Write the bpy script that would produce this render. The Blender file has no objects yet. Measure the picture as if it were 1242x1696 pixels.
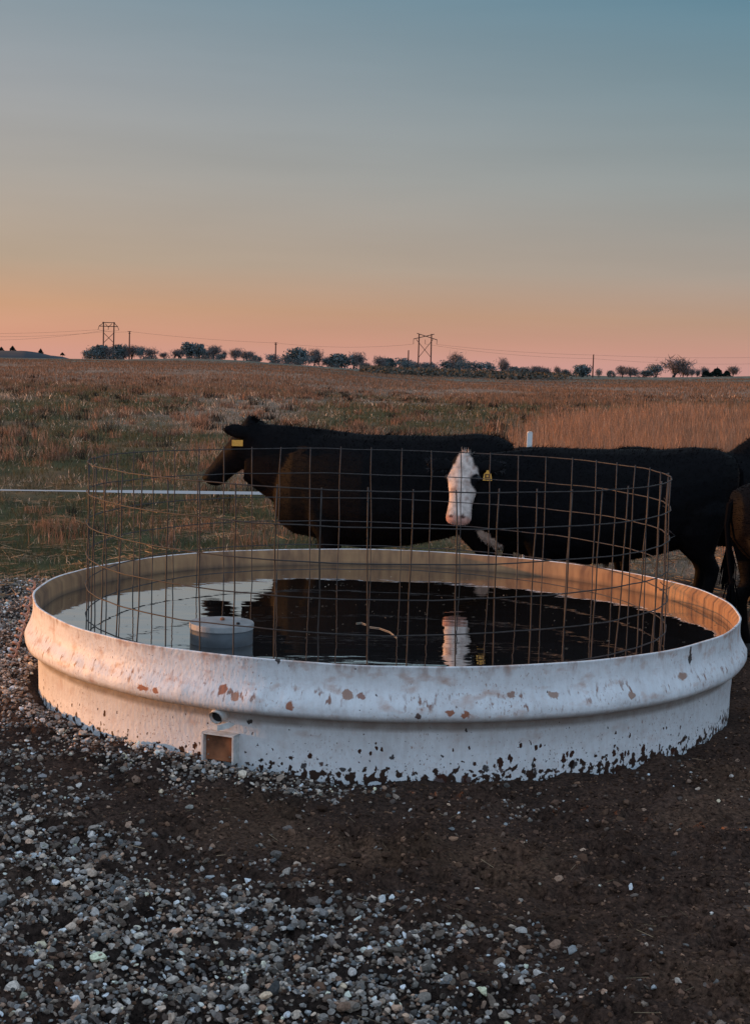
import bpy, bmesh, math, random
import numpy as np
from mathutils import Vector, Matrix
R_ = math.radians
random.seed(7); rng = np.random.default_rng(7)
SC = bpy.context.scene
COL = SC.collection

# ------------------------------------------------------------------ camera
CAMH = 1.75; FPX = 2340.0; PITCH = math.atan(240 / FPX); ROLL = R_(1.6)
cam_d = bpy.data.cameras.new('camera'); cam = bpy.data.objects.new('camera', cam_d); COL.objects.link(cam)
cam_d.sensor_fit = 'VERTICAL'; cam_d.sensor_height = 36; cam_d.sensor_width = 27; cam_d.lens = FPX / 1696 * 36
cam_d.clip_start = 0.1; cam_d.clip_end = 20000
cam.matrix_world = Matrix.Translation((0, 0, CAMH)) @ Matrix.Rotation(R_(90) - PITCH, 4, 'X') @ Matrix.Rotation(ROLL, 4, 'Z')
SC.camera = cam
cp, sp = math.cos(PITCH), math.sin(PITCH)
FW = np.array([0, cp, -sp]); UP0 = np.array([0, sp, cp]); RT0 = np.array([1., 0, 0])
RT = RT0 * math.cos(ROLL) + UP0 * math.sin(ROLL); UP = -RT0 * math.sin(ROLL) + UP0 * math.cos(ROLL)
def at(px, py, Y):
    d = FW + RT * (px - 621) / FPX - UP * (py - 848) / FPX
    return np.array([0, 0, CAMH]) + d * (Y / d[1])
def proj(P):
    d = np.asarray(P, float) - np.array([0, 0, CAMH]); z = np.maximum(d @ FW, 1e-3)
    return 621 + FPX * (d @ RT) / z, 848 - FPX * (d @ UP) / z

# ------------------------------------------------------------------ light
SUN_AZ = R_(166)          # direction the light comes from, measured from +X towards +Y
SUN_EL = R_(4.2)
sdir = Vector((math.cos(SUN_AZ) * math.cos(SUN_EL), math.sin(SUN_AZ) * math.cos(SUN_EL), math.sin(SUN_EL)))
sl = bpy.data.lights.new('sun', 'SUN'); sl.energy = 4.6; sl.angle = R_(0.6); sl.color = (1.0, .42, .11)
so = bpy.data.objects.new('sun', sl); COL.objects.link(so); so.rotation_euler = sdir.to_track_quat('Z', 'Y').to_euler()

W = bpy.data.worlds.new('World'); SC.world = W; W.use_nodes = True
nt = W.node_tree; nt.nodes.clear()
def N(tree, t, **kw):
    n = tree.nodes.new(t)
    for k, v in kw.items(): setattr(n, k, v)
    return n
def srgb(r, g, b):
    f = lambda c: (c / 255 / 12.92) if c / 255 <= .04045 else ((c / 255 + .055) / 1.055) ** 2.4
    return (f(r), f(g), f(b), 1)
wo = N(nt, 'ShaderNodeOutputWorld'); tc = N(nt, 'ShaderNodeTexCoord'); sx = N(nt, 'ShaderNodeSeparateXYZ')
nt.links.new(tc.outputs['Generated'], sx.inputs[0])
def ramp(tree, stops, inp=None):
    r = N(tree, 'ShaderNodeValToRGB'); cr = r.color_ramp
    while len(cr.elements) > 1: cr.elements.remove(cr.elements[-1])
    cr.elements[0].position = stops[0][0]; cr.elements[0].color = stops[0][1]
    for p, c in stops[1:]:
        e = cr.elements.new(p); e.color = c
    if inp is not None: tree.links.new(inp, r.inputs[0])
    return r
# elevation sine 0 .. .5 spread over the ramp
m1 = N(nt, 'ShaderNodeMapRange'); nt.links.new(sx.outputs['Z'], m1.inputs[0])
m1.inputs[1].default_value = -0.02; m1.inputs[2].default_value = 0.5
def el(s): return (s + .02) / .52
SKYL = [(el(-.02), srgb(202, 148, 134)), (el(.004), srgb(208, 152, 136)), (el(.016), srgb(208, 151, 128)), (el(.037), srgb(195, 150, 121)), (el(.068), srgb(178, 156, 137)),
        (el(.128), srgb(167, 160, 154)), (el(.186), srgb(154, 157, 161)), (el(.243), srgb(132, 148, 158)), (el(.36), srgb(136, 150, 162)), (el(.5), srgb(150, 160, 172))]
SKYR = [(el(-.02), srgb(196, 148, 144)), (el(.004), srgb(199, 150, 144)), (el(.016), srgb(194, 147, 134)), (el(.037), srgb(180, 147, 128)), (el(.068), srgb(161, 150, 142)),
        (el(.128), srgb(142, 150, 152)), (el(.186), srgb(118, 141, 151)), (el(.243), srgb(90, 128, 146)), (el(.36), srgb(112, 138, 156)), (el(.5), srgb(138, 152, 168))]
rl = ramp(nt, SKYL, m1.outputs[0]); rr = ramp(nt, SKYR, m1.outputs[0])
mx = N(nt, 'ShaderNodeMapRange'); nt.links.new(sx.outputs['X'], mx.inputs[0]); mx.inputs[1].default_value = -.28; mx.inputs[2].default_value = .28
mix = N(nt, 'ShaderNodeMixRGB'); nt.links.new(mx.outputs[0], mix.inputs[0]); nt.links.new(rl.outputs[0], mix.inputs[1]); nt.links.new(rr.outputs[0], mix.inputs[2])
# thin streaks of high haze in the evening sky
nz = N(nt, 'ShaderNodeTexNoise'); mp = N(nt, 'ShaderNodeMapping'); mp.inputs['Scale'].default_value = (1.2, 1.2, 11); mp.inputs['Rotation'].default_value = (0, R_(-14), 0)
nt.links.new(tc.outputs['Generated'], mp.inputs[0]); nt.links.new(mp.outputs[0], nz.inputs[0]); nz.inputs['Scale'].default_value = 2.2; nz.inputs['Detail'].default_value = 5
mn = N(nt, 'ShaderNodeMapRange'); nt.links.new(nz.outputs[0], mn.inputs[0]); mn.inputs[1].default_value = .3; mn.inputs[2].default_value = .7; mn.inputs[3].default_value = .95; mn.inputs[4].default_value = 1.05
# the sky away from the sunset horizon (overhead and behind the camera) is brighter
mb = N(nt, 'ShaderNodeMapRange', interpolation_type='SMOOTHSTEP'); nt.links.new(sx.outputs['Y'], mb.inputs[0]); mb.inputs[1].default_value = .75; mb.inputs[2].default_value = -.5; mb.inputs[3].default_value = 1.0; mb.inputs[4].default_value = 2.3
mm = N(nt, 'ShaderNodeMath', operation='MULTIPLY'); nt.links.new(mn.outputs[0], mm.inputs[0]); nt.links.new(mb.outputs[0], mm.inputs[1])
vm = N(nt, 'ShaderNodeVectorMath', operation='SCALE'); nt.links.new(mix.outputs[0], vm.inputs[0]); nt.links.new(mm.outputs[0], vm.inputs['Scale'])
mt = N(nt, 'ShaderNodeMapRange', interpolation_type='SMOOTHSTEP'); nt.links.new(sx.outputs['Y'], mt.inputs[0]); mt.inputs[1].default_value = .75; mt.inputs[2].default_value = -.3
mc = N(nt, 'ShaderNodeMixRGB', blend_type='MIX'); nt.links.new(mt.outputs[0], mc.inputs[0]); mc.inputs[1].default_value = (1, 1, 1, 1); mc.inputs[2].default_value = (.90, 1.0, 1.13, 1)
vt = N(nt, 'ShaderNodeVectorMath', operation='MULTIPLY'); nt.links.new(vm.outputs[0], vt.inputs[0]); nt.links.new(mc.outputs[0], vt.inputs[1])
bg = N(nt, 'ShaderNodeBackground'); nt.links.new(vt.outputs[0], bg.inputs[0]); bg.inputs[1].default_value = 1.0
sky = N(nt, 'ShaderNodeTexSky', sky_type='NISHITA'); sky.sun_disc = False; sky.sun_elevation = SUN_EL; sky.sun_rotation = R_(90) - SUN_AZ
bg2 = N(nt, 'ShaderNodeBackground'); nt.links.new(sky.outputs[0], bg2.inputs[0]); bg2.inputs[1].default_value = 0.012
ad = N(nt, 'ShaderNodeAddShader'); nt.links.new(bg.outputs[0], ad.inputs[0]); nt.links.new(bg2.outputs[0], ad.inputs[1]); nt.links.new(ad.outputs[0], wo.inputs[0])
SC.view_settings.view_transform = 'Standard'; SC.view_settings.look = 'None'; SC.view_settings.exposure = 0; SC.view_settings.gamma = 1

# ------------------------------------------------------------------ helpers
def mesh(name, V, F, cols=None, smooth=False, cname='Col'):
    me = bpy.data.meshes.new(name)
    V = np.asarray(V, np.float32).reshape(-1, 3)
    if isinstance(F, np.ndarray):
        k = F.shape[1]; n = len(F)
        me.vertices.add(len(V)); me.vertices.foreach_set('co', V.ravel())
        me.loops.add(n * k); me.loops.foreach_set('vertex_index', F.astype(np.int32).ravel())
        me.polygons.add(n); me.polygons.foreach_set('loop_start', np.arange(0, n * k, k, dtype=np.int32))
        me.update(calc_edges=True); me.validate()
    else:
        me.from_pydata([tuple(map(float, v)) for v in V], [], [tuple(map(int, f)) for f in F]); me.update()
    if cols is not None:
        c = np.ones((len(V), 4), np.float32); c[:, :3] = cols
        a = me.color_attributes.new(cname, 'FLOAT_COLOR', 'POINT'); a.data.foreach_set('color', c.ravel())
    me.polygons.foreach_set('use_smooth', np.full(len(me.polygons), smooth)); me.update()
    return me
def link(name, me, mat=None, parent=None, loc=None):
    o = bpy.data.objects.new(name, me); COL.objects.link(o)
    if mat is not None:
        for m in (mat if isinstance(mat, (list, tuple)) else [mat]): me.materials.append(m)
    if parent is not None: o.parent = parent
    if loc is not None: o.location = loc
    return o
def tag(o, label=None, cat=None, group=None, kind=None):
    if label: o['label'] = label
    if cat: o['category'] = cat
    if group: o['group'] = group
    if kind: o['kind'] = kind
    return o
def empty(name, loc=(0, 0, 0)):
    o = bpy.data.objects.new(name, None); COL.objects.link(o); o.location = loc; o.empty_display_size = .1
    return o
def copy_tree(o, parent=None):
    c = o.copy(); COL.objects.link(c); c.parent = parent
    for ch in list(o.children): copy_tree(ch, c)
    return c
class MB:
    def __init__(s): s.v = []; s.f = []
    def add(s, V, F):
        b = len(s.v); s.v += [tuple(map(float, p)) for p in V]; s.f += [tuple(int(i) + b for i in f) for f in F]; return s
    def tube(s, pts, r, n=6, cap=True):
        pts = [np.asarray(p, float) for p in pts]; m = len(pts)
        rs = r if isinstance(r, (list, tuple, np.ndarray)) else [r] * m
        V = []; ref = None
        for i, p in enumerate(pts):
            t = pts[min(i + 1, m - 1)] - pts[max(i - 1, 0)]; t = t / (np.linalg.norm(t) + 1e-12)
            if ref is None:
                ref = np.array([0, 0, 1.]) if abs(t[2]) < .9 else np.array([1., 0, 0])
            a = np.cross(t, ref); a /= np.linalg.norm(a) + 1e-12; b = np.cross(a, t); ref = b
            for k in range(n):
                th = 2 * math.pi * k / n; V.append(p + rs[i] * (math.cos(th) * a + math.sin(th) * b))
        F = [(i * n + k, i * n + (k + 1) % n, (i + 1) * n + (k + 1) % n, (i + 1) * n + k) for i in range(m - 1) for k in range(n)]
        if cap: F += [tuple(range(n))[::-1], tuple((m - 1) * n + k for k in range(n))]
        return s.add(V, F)
    def box(s, c, h, ax=None):
        c = np.asarray(c, float); A = np.eye(3) if ax is None else np.asarray(ax, float)
        V = [c + A[0] * h[0] * i + A[1] * h[1] * j + A[2] * h[2] * k for i in (-1, 1) for j in (-1, 1) for k in (-1, 1)]
        return s.add(V, [(0, 1, 3, 2), (4, 6, 7, 5), (0, 4, 5, 1), (2, 3, 7, 6), (0, 2, 6, 4), (1, 5, 7, 3)])
    def lathe(s, prof, n=32, c=(0, 0, 0), cap=True):
        V = [(c[0] + r * math.cos(2 * math.pi * k / n), c[1] + r * math.sin(2 * math.pi * k / n), c[2] + z) for r, z in prof for k in range(n)]
        m = len(prof)
        F = [(i * n + k, i * n + (k + 1) % n, (i + 1) * n + (k + 1) % n, (i + 1) * n + k) for i in range(m - 1) for k in range(n)]
        if cap: F += [tuple(range(n))[::-1], tuple((m - 1) * n + k for k in range(n))]
        return s.add(V, F)
    def mesh(s, name, smooth=False): return mesh(name, s.v, s.f, smooth=smooth)
    def build(s, name, mat, parent=None, smooth=False, loc=None): return link(name, s.mesh(name, smooth), mat, parent, loc)

def _h(ix, iy, seed):
    n = (ix.astype(np.int64) * 374761393 + iy.astype(np.int64) * 668265263 + seed * 1442695041) & 0xffffffff
    n = ((n ^ (n >> 13)) * 1274126177) & 0xffffffff
    return ((n ^ (n >> 16)) & 0xffff) / 65535.0
def vn(x, y, s, seed=0, oct=3):
    out = 0; amp = 1; tot = 0
    for o in range(oct):
        X = x / s; Y = y / s; ix = np.floor(X); iy = np.floor(Y); fx = X - ix; fy = Y - iy
        fx = fx * fx * (3 - 2 * fx); fy = fy * fy * (3 - 2 * fy)
        a = _h(ix, iy, seed + o); b = _h(ix + 1, iy, seed + o); c = _h(ix, iy + 1, seed + o); d = _h(ix + 1, iy + 1, seed + o)
        out = out + amp * ((a * (1 - fx) + b * fx) * (1 - fy) + (c * (1 - fx) + d * fx) * fy); tot += amp; amp *= .5; s *= .5
    return out / tot
def sst(x, a, b):
    t = np.clip((x - a) / (b - a), 0, 1); return t * t * (3 - 2 * t)

# materials
def mat(name, base=(.5, .5, .5), rough=.8, attr=None, noise=None, bump=None, metal=0, spec=.5, ior=None, mul=None):
    m = bpy.data.materials.new(name); m.use_nodes = True; t = m.node_tree; b = t.nodes['Principled BSDF']
    b.inputs['Roughness'].default_value = rough; b.inputs['Metallic'].default_value = metal; b.inputs['Specular IOR Level'].default_value = spec
    if ior: b.inputs['IOR'].default_value = ior
    b.inputs['Base Color'].default_value = (*base, 1)
    src = None
    if attr:
        a = N(t, 'ShaderNodeAttribute', attribute_name=attr); src = a.outputs['Color']
    if noise:
        sc_, lo, hi = noise
        g = N(t, 'ShaderNodeTexCoord'); q = N(t, 'ShaderNodeTexNoise'); t.links.new(g.outputs['Object'], q.inputs[0]); q.inputs['Scale'].default_value = sc_; q.inputs['Detail'].default_value = 6
        r = N(t, 'ShaderNodeMapRange'); t.links.new(q.outputs[0], r.inputs[0]); r.inputs[1].default_value = .3; r.inputs[2].default_value = .7; r.inputs[3].default_value = lo; r.inputs[4].default_value = hi
        v = N(t, 'ShaderNodeVectorMath', operation='SCALE')
        if src is not None: t.links.new(src, v.inputs[0])
        else: v.inputs[0].default_value = base
        t.links.new(r.outputs[0], v.inputs['Scale']); src = v.outputs[0]
    if src is not None: t.links.new(src, b.inputs['Base Color'])
    if bump:
        g = N(t, 'ShaderNodeTexCoord'); q = N(t, 'ShaderNodeTexNoise'); t.links.new(g.outputs['Object'], q.inputs[0]); q.inputs['Scale'].default_value = bump[0]; q.inputs['Detail'].default_value = 5
        bp = N(t, 'ShaderNodeBump'); bp.inputs['Strength'].default_value = bump[1]; bp.inputs['Distance'].default_value = bump[2]; t.links.new(q.outputs[0], bp.inputs['Height']); t.links.new(bp.outputs[0], b.inputs['Normal'])
    return m

# ------------------------------------------------------------------ ground
TC = np.array([0.07, 7.7155]); TR = 1.9; RIM = .508
EP = [-600, -400, 0, 100, 200, 300, 400, 450, 500, 560, 620, 900, 980, 1050, 1150, 1242, 1700]
EV = [-2, -2, -1.5, -.5, 1, 5.5, 4.5, 1.5, -.5, -3, -6, -8, -7, -5, -1.5, 2.5, 4]
E3P = [-600, 0, 200, 400, 500, 620, 700, 900, 1050, 1242, 1700]
E3V = [-8, -6, -4, -3, -7, -15, -19, -18, -15, -7, -4]
def gz(x, y):
    x = np.asarray(x, float); y = np.asarray(y, float); d = np.hypot(x, y)
    px = np.where(y > .3 * np.abs(x), 621 + FPX * x / np.maximum(y, .3 * np.abs(x) + 1e-3), np.where(x > 0, 1700, -600)); px = np.clip(px, -600, 1700)
    e4 = np.interp(px, EP, EV); e3 = np.interp(px, E3P, E3V)
    z3 = CAMH + e3 * 250 / FPX; z4 = CAMH + e4 * 450 / FPX; z6 = CAMH + (e4 - .6) * 650 / FPX; z10 = CAMH + (e4 - 6) * 1100 / FPX
    z = sst(d, 45, 250) * z3
    z = np.where(d > 250, z3 + sst(d, 250, 450) * (z4 - z3), z)
    z = np.where(d > 450, z4 + np.clip((d - 450) / 200, 0, 1) * (z6 - z4), z)
    z = np.where(d > 650, z6 + sst(d, 650, 1100) * (z10 - z6), z)
    z = np.where(d > 1100, z10 + sst(d, 1100, 3000) * (-14 - z10), z)
    z = z + (vn(x, y, 14, 3, 2) - .5) * .35 * sst(d, 16, 60) * (1 - sst(d, 300, 500))
    z = z + 1.25 * sst(-x, 5.2, 8) * (1 - sst(-x, 12, 17)) * (1 - sst(y, 7.1, 8.0)) * sst(y, -9, -5)   # unseen low bank at the left, added to keep sun off the foreground
    dt = np.hypot(x - TC[0], y - TC[1]); near = 1 - sst(d, 12, 16)
    z = z + near * (.028 * np.exp(-((dt - 1.95) / .12) ** 2) * (.05 + .95 * sst(-x, -.4, .9)) - .01 * (dt < 1.8) - .012 * sst(x, -.6, .4))
    return z
HOOF = np.array([(q[0] * q[1], q[1], q[2], q[3]) for q in zip(rng.uniform(-.26, .28, 520), 3.2 + 7.5 * rng.random(520) ** 1.2, rng.uniform(.035, .06, 520), rng.uniform(0, 3.1, 520))])
def hoofs(x, y):
    sh = np.shape(x); x = np.ravel(x); y = np.ravel(y); z = np.zeros(len(x)); m = (np.hypot(x, y) < 12) & (y > 2.8) & (np.abs(x) < 3.2); xi = np.where(m)[0]
    for hx_, hy_, hr_, ht_ in HOOF:
        if math.hypot(hx_ - TC[0], hy_ - TC[1]) < TR + .12: continue
        k = xi[(np.abs(x[xi] - hx_) < .13) & (np.abs(y[xi] - hy_) < .13)]
        if len(k) == 0: continue
        dx, dy = x[k] - hx_, y[k] - hy_; a = dx * math.cos(ht_) + dy * math.sin(ht_); b = -dx * math.sin(ht_) + dy * math.cos(ht_); r = np.sqrt((a / 1.25) ** 2 + b ** 2 + 0.0) / hr_
        z[k] += -.034 * (1 - sst(r, .55, 1.0)) + .014 * np.exp(-((r - 1.25) / .28) ** 2) + .008 * np.exp(-(b / .008) ** 2) * (r < .9)
    return z.reshape(sh)
def gzn(x, y):
    d = np.hypot(x, y); f = 1 - sst(d, 11, 22)
    tr = vn(x, y, .22, 11, 2) - .5; cl = vn(x, y, .05, 21, 3) - .5
    return gz(x, y) + f * (tr * .075 + cl * .030 + (vn(x, y, .022, 25, 2) - .5) * .012) + hoofs(x, y) + (vn(x, y, .6, 31, 3) - .5) * .10 * sst(d, 10, 14) * (1 - sst(d, 60, 120))
GP = np.array([(20, 980, 1), (40, 1050, 1), (20, 1120, 1), (60, 1180, .9), (120, 1215, .9), (200, 1250, .9), (300, 1275, .9), (420, 1290, .85), (520, 1303, .6), (640, 1312, .4), (900, 1308, .25), (1100, 1275, .15), (1230, 1215, .05),
  (0, 1200, .5), (60, 1235, .35), (110, 1275, .25), (0, 1270, .45), (250, 1310, .15), (400, 1330, .12), (0, 1330, .7), (100, 1335, .5), (200, 1345, .35), (300, 1345, .25), (400, 1360, .22), (500, 1370, .1),
  (0, 1420, .7), (150, 1420, .6), (300, 1430, .5), (400, 1430, .35), (480, 1445, .3), (560, 1430, .08), (0, 1520, .8), (200, 1500, .85), (400, 1530, .95), (550, 1545, .9), (620, 1520, .45), (700, 1500, .28), (700, 1570, .75),
  (0, 1600, .6), (60, 1650, .5), (200, 1620, 1), (400, 1640, 1), (600, 1640, 1), (700, 1640, .95), (800, 1650, .85), (900, 1650, .45), (1000, 1685, .35), (1150, 1680, .2), (200, 1720, 1), (600, 1720, 1), (900, 1720, .6),
  (650, 1360, .02), (700, 1400, .03), (900, 1400, .02), (1100, 1400, .02), (1242, 1350, .015), (1000, 1330, .02), (600, 1440, .05), (800, 1480, .05), (1000, 1500, .03), (1200, 1500, .03), (1100, 1580, .07), (1240, 1600, .05), (800, 1580, .35),
  (1242, 1250, .02), (1300, 1100, .02), (-200, 1000, .9), (-200, 1300, .8)], float)
def gravel(x, y):
    x = np.atleast_1d(np.asarray(x, float)); y = np.atleast_1d(np.asarray(y, float))
    px, py = proj(np.stack([x, y, np.zeros_like(x)], -1)); out = np.zeros(len(x))
    for i in range(0, len(x), 20000):
        s = slice(i, i + 20000)
        w = 1 / (((px[s, None] - GP[:, 0]) / 1.2) ** 2 + ((py[s, None] - GP[:, 1]) * 1.5) ** 2 + 60) ** 1.9
        out[s] = (w * GP[:, 2]).sum(1) / w.sum(1)
    edge = 960 + 12 * (vn(x, y, .8, 5) - .5)
    return np.where((py > edge) & (y > 0), out, 0)

a0, a1 = R_(90) - math.atan(900 / FPX), R_(90) + math.atan(900 / FPX)
ang = np.concatenate([np.linspace(a0, a1, 380), np.linspace(a1, a0 + 2 * math.pi, 120)[1:-1]])
rad = [0.4]
while rad[-1] < 9000:
    r = rad[-1]; rad.append(r * (1.05 if r < 2.9 else 1.0048 if r < 6.6 else 1.009 if r < 14 else 1.018 if r < 60 else 1.03 if r < 1000 else 1.08))
rad = np.array(rad); nr, na = len(rad), len(ang)
GX = (rad[:, None] * np.cos(ang)).ravel(); GY = (rad[:, None] * np.sin(ang)).ravel()
GZ = gzn(GX, GY)
d = np.hypot(GX, GY); gv = gravel(GX, GY)
def mixc(a, b, t): t = np.asarray(t)[..., None]; return np.asarray(a) * (1 - t) + np.asarray(b) * t
MUD = np.array([.062, .034, .023]); MUD2 = np.array([.088, .048, .029]); GRAVD = np.array([.034, .023, .018])
DRY = np.array([.28, .205, .145]); GREEN = np.array([.070, .067, .028]); RED = np.array([.27, .155, .10]); GREY = np.array([.13, .13, .10])
def field(x, y):
    """what grows at a spot: weight of green turf and weight of red bluestem"""
    d = np.hypot(x, y); px = 621 + FPX * x / np.maximum(y, 1)
    g = sst(vn(x, y * .35, 5, 41, 4) + .08 * sst(d, 26, 45), .37, .56)
    g = g * (1 - sst(d, 75, 110)) * (1 - .8 * sst(px, 820, 1000) * (1 - sst(d, 52, 66)))
    r = np.clip(sst(d, 75, 105) * (.35 + .5 * vn(x, y, 30, 44)) + sst(px, 800, 960) * sst(d, 17, 22) * (1 - sst(d, 52, 68)) + .5 * sst(vn(x, y * .5, 2.5, 47, 3), .52, .72), 0, 1)
    return g, r
gG, gR = field(GX, GY)
c = mixc(MUD, MUD2, sst(vn(GX, GY, .5, 51, 4), .5, .75)); c = mixc(c, GRAVD, np.clip(gv, 0, 1))
fc = mixc(DRY * .8, GREEN, gG); fc = mixc(fc, RED, gR * .7)
far = sst(d, 150, 260); band = np.maximum(sst(vn(GX * .25, GY, 70, 61, 2), .42, .58), sst(d, 300, 380))
fc = mixc(fc, mixc(np.array([.15, .10, .075]), GREY, band), far)
gt = sst(np.where(GY > 0, 958 - proj(np.stack([GX, GY, GZ], -1))[1], -50) + 30 * (vn(GX, GY, .7, 71) - .5), -12, 14)
gt = np.maximum(gt, sst(d, 12.5, 15))
c = mixc(c, fc, gt)
cc = sst(vn(GX, GY, .25, 81, 4), .3, .8)[:, None]; c = c * (.75 + .5 * cc)
i, j = np.meshgrid(np.arange(nr - 1), np.arange(na), indexing='ij'); j2 = (j + 1) % na
F = np.stack([i * na + j, (i + 1) * na + j, (i + 1) * na + j2, i * na + j2], -1).reshape(-1, 4)[:, ::-1]
m_ground = mat('ground_soil', rough=.95, attr='Col', noise=(60, .35, 1.7), bump=(90, 1.0, .014), spec=.12)
gnd = link('ground', mesh('ground', np.stack([GX, GY, GZ], -1), F, c, True), m_ground); gnd['kind'] = 'structure'
capm = MB(); capm.add([(0, 0, float(GZ[:na].mean()))] + [(GX[k], GY[k], GZ[k]) for k in range(na)], [(0, 1 + k, 1 + (k + 1) % na) for k in range(na)])
# (the tiny disc under the camera belongs to the same sheet)
bm = bmesh.new(); bm.from_mesh(gnd.data); bm.from_mesh(capm.mesh('cap')); bmesh.ops.remove_doubles(bm, verts=bm.verts[:na] + bm.verts[-(na + 1):], dist=1e-4)
bmesh.ops.recalc_face_normals(bm, faces=bm.faces); bm.normal_update()
if sum(f.normal.z for f in bm.faces[:] if True) < 0: bmesh.ops.reverse_faces(bm, faces=bm.faces)
bm.to_mesh(gnd.data); bm.free()

# ------------------------------------------------------------------ gravel
def stone_protos(k, sub):
    out = []
    for q in range(k):
        b = bmesh.new(); bmesh.ops.create_icosphere(b, subdivisions=sub, radius=1)
        V = np.array([v.co[:] for v in b.verts]); F = np.array([[v.index for v in f.verts] for f in b.faces]); b.free()
        for _ in range(9):
            n = rng.normal(size=3); n /= np.linalg.norm(n); h = rng.uniform(.38, .80); dd = V @ n; V = V - np.outer(np.maximum(dd - h, 0), n)
        V *= rng.uniform(.92, 1.08, size=(len(V), 1)); out.append((V, F))
    return out
def scatter_stones(xy, size, z, protos, cols, name):
    VV = []; FF = []; CC = []; base = 0
    which = rng.integers(0, len(protos), len(xy))
    for k, (V, F) in enumerate(protos):
        idx = np.where(which == k)[0]; n = len(idx)
        if not n: continue
        s = size[idx, None] * np.stack([rng.uniform(.75, 1.3, n), rng.uniform(.6, 1., n), rng.uniform(.45, .8, n)], -1)
        th = rng.uniform(0, 2 * np.pi, n); tl = rng.uniform(-.6, .6, n); t2 = rng.uniform(-.5, .5, n)
        P = V[None] * s[:, None]
        x, y, zz = P[..., 0], P[..., 1], P[..., 2]
        x, zz = x * np.cos(tl)[:, None] - zz * np.sin(tl)[:, None], x * np.sin(tl)[:, None] + zz * np.cos(tl)[:, None]
        y, zz = y * np.cos(t2)[:, None] - zz * np.sin(t2)[:, None], y * np.sin(t2)[:, None] + zz * np.cos(t2)[:, None]
        x, y = x * np.cos(th)[:, None] - y * np.sin(th)[:, None], x * np.sin(th)[:, None] + y * np.cos(th)[:, None]
        P = np.stack([x + xy[idx, 0, None], y + xy[idx, 1, None], zz + z[idx, None]], -1)
        VV.append(P.reshape(-1, 3)); FF.append((F[None] + (np.arange(n) * len(V))[:, None, None] + base).reshape(-1, F.shape[1]))
        CC.append(np.repeat(cols[idx], len(V), 0)); base += n * len(V)
    return mesh(name, np.concatenate(VV), np.concatenate(FF), np.concatenate(CC))
NS = 150000
yy = 3.0 + 8.5 * rng.random(NS * 3) ** 1.5; xx = rng.uniform(-.66, .46, NS * 3) * yy
dens = gravel(xx, yy); mask_n = vn(xx, yy, .3, 91, 3)
# candidates per square metre fall with distance; thin them to an even carpet
pdf = 1 / (1.5 * (np.maximum(yy - 3, .02) / 8.5) ** (1 / 3) * 8.5 * 1.12 * yy); cand = NS * 3 * pdf
want = 5000 * np.clip(dens * 1.3 - .24 + (mask_n - .5) * 1.1 * (dens > .04) * np.minimum(1, dens * 6), 0.0, 1) ** 1.3 + 55 + 90 * (dens > .1)
keep = (rng.random(NS * 3) < want / cand) & (np.hypot(xx - TC[0], yy - TC[1]) > TR + .015)
px_, py_ = proj(np.stack([xx, yy, 0 * xx], -1)); keep &= (py_ > 955 + 12 * vn(xx, yy, .5, 6))
xx, yy, dn = xx[keep], yy[keep], dens[keep]; n = len(xx)
sz = np.clip(rng.lognormal(math.log(.0088), .42, n), .0035, .028)
big = rng.random(n) < .02; sz[big] *= 1.35
zz = gzn(xx, yy) + sz * .2 + rng.random(n) ** 2 * .022 * np.clip(dn * 1.4 - .35, 0, 1)
g = rng.lognormal(math.log(.235), .66, n)[:, None]; tint = np.array([[1.0, .98, .98], [1.18, .98, .84], [1.35, .92, .70], [.88, .98, 1.08], [1.08, 1, .93]])[rng.choice(5, n, p=[.32, .27, .11, .1, .2])]
cl = np.clip(g * tint * np.array([1.14, 1.02, .90]), .02, .72)
dirty = (rng.random(n) < np.clip(.62 - .45 * dn, .2, .6)); cl[dirty] = cl[dirty] * .35 + MUD * .8
m_stone = mat('gravel_stone', rough=.85, attr='Col', noise=(140, .7, 1.3), spec=.25)
nearm = yy < 5.4
for msk, sub, nm_ in ((nearm, 2, 'gravel'), (~nearm, 1, 'gravel')):
    o = link(nm_, scatter_stones(np.stack([xx, yy], -1)[msk], sz[msk], zz[msk], stone_protos(7, sub), cl[msk], nm_), m_stone)
    tag(o, 'loose grey and brown gravel over the dark trampled ground', kind='stuff')
print('stones', n)
# dirt clods
nc = 120000; yy = 3.1 + 6.5 * rng.random(nc) ** 1.4; xx = rng.uniform(-.62, .46, nc) * yy
k = (np.hypot(xx - TC[0], yy - TC[1]) > TR + .02) & (rng.random(nc) < 1 - .8 * gravel(xx, yy)); xx, yy = xx[k], yy[k]; nc = len(xx)
sz = np.clip(rng.lognormal(math.log(.0058), .55, nc), .0022, .03)
o = link('dirt_clods', scatter_stones(np.stack([xx, yy], -1), sz, gzn(xx, yy), stone_protos(5, 1), mixc(MUD, MUD2 * 1.3, rng.random(nc) ** 2) * rng.lognormal(0, .5, (nc, 1)), 'dirt_clods'), mat('dirt_clod', rough=1, attr='Col', spec=.1))
tag(o, 'crumbs of dark manure and soil on the trampled ground', kind='stuff')

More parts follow.
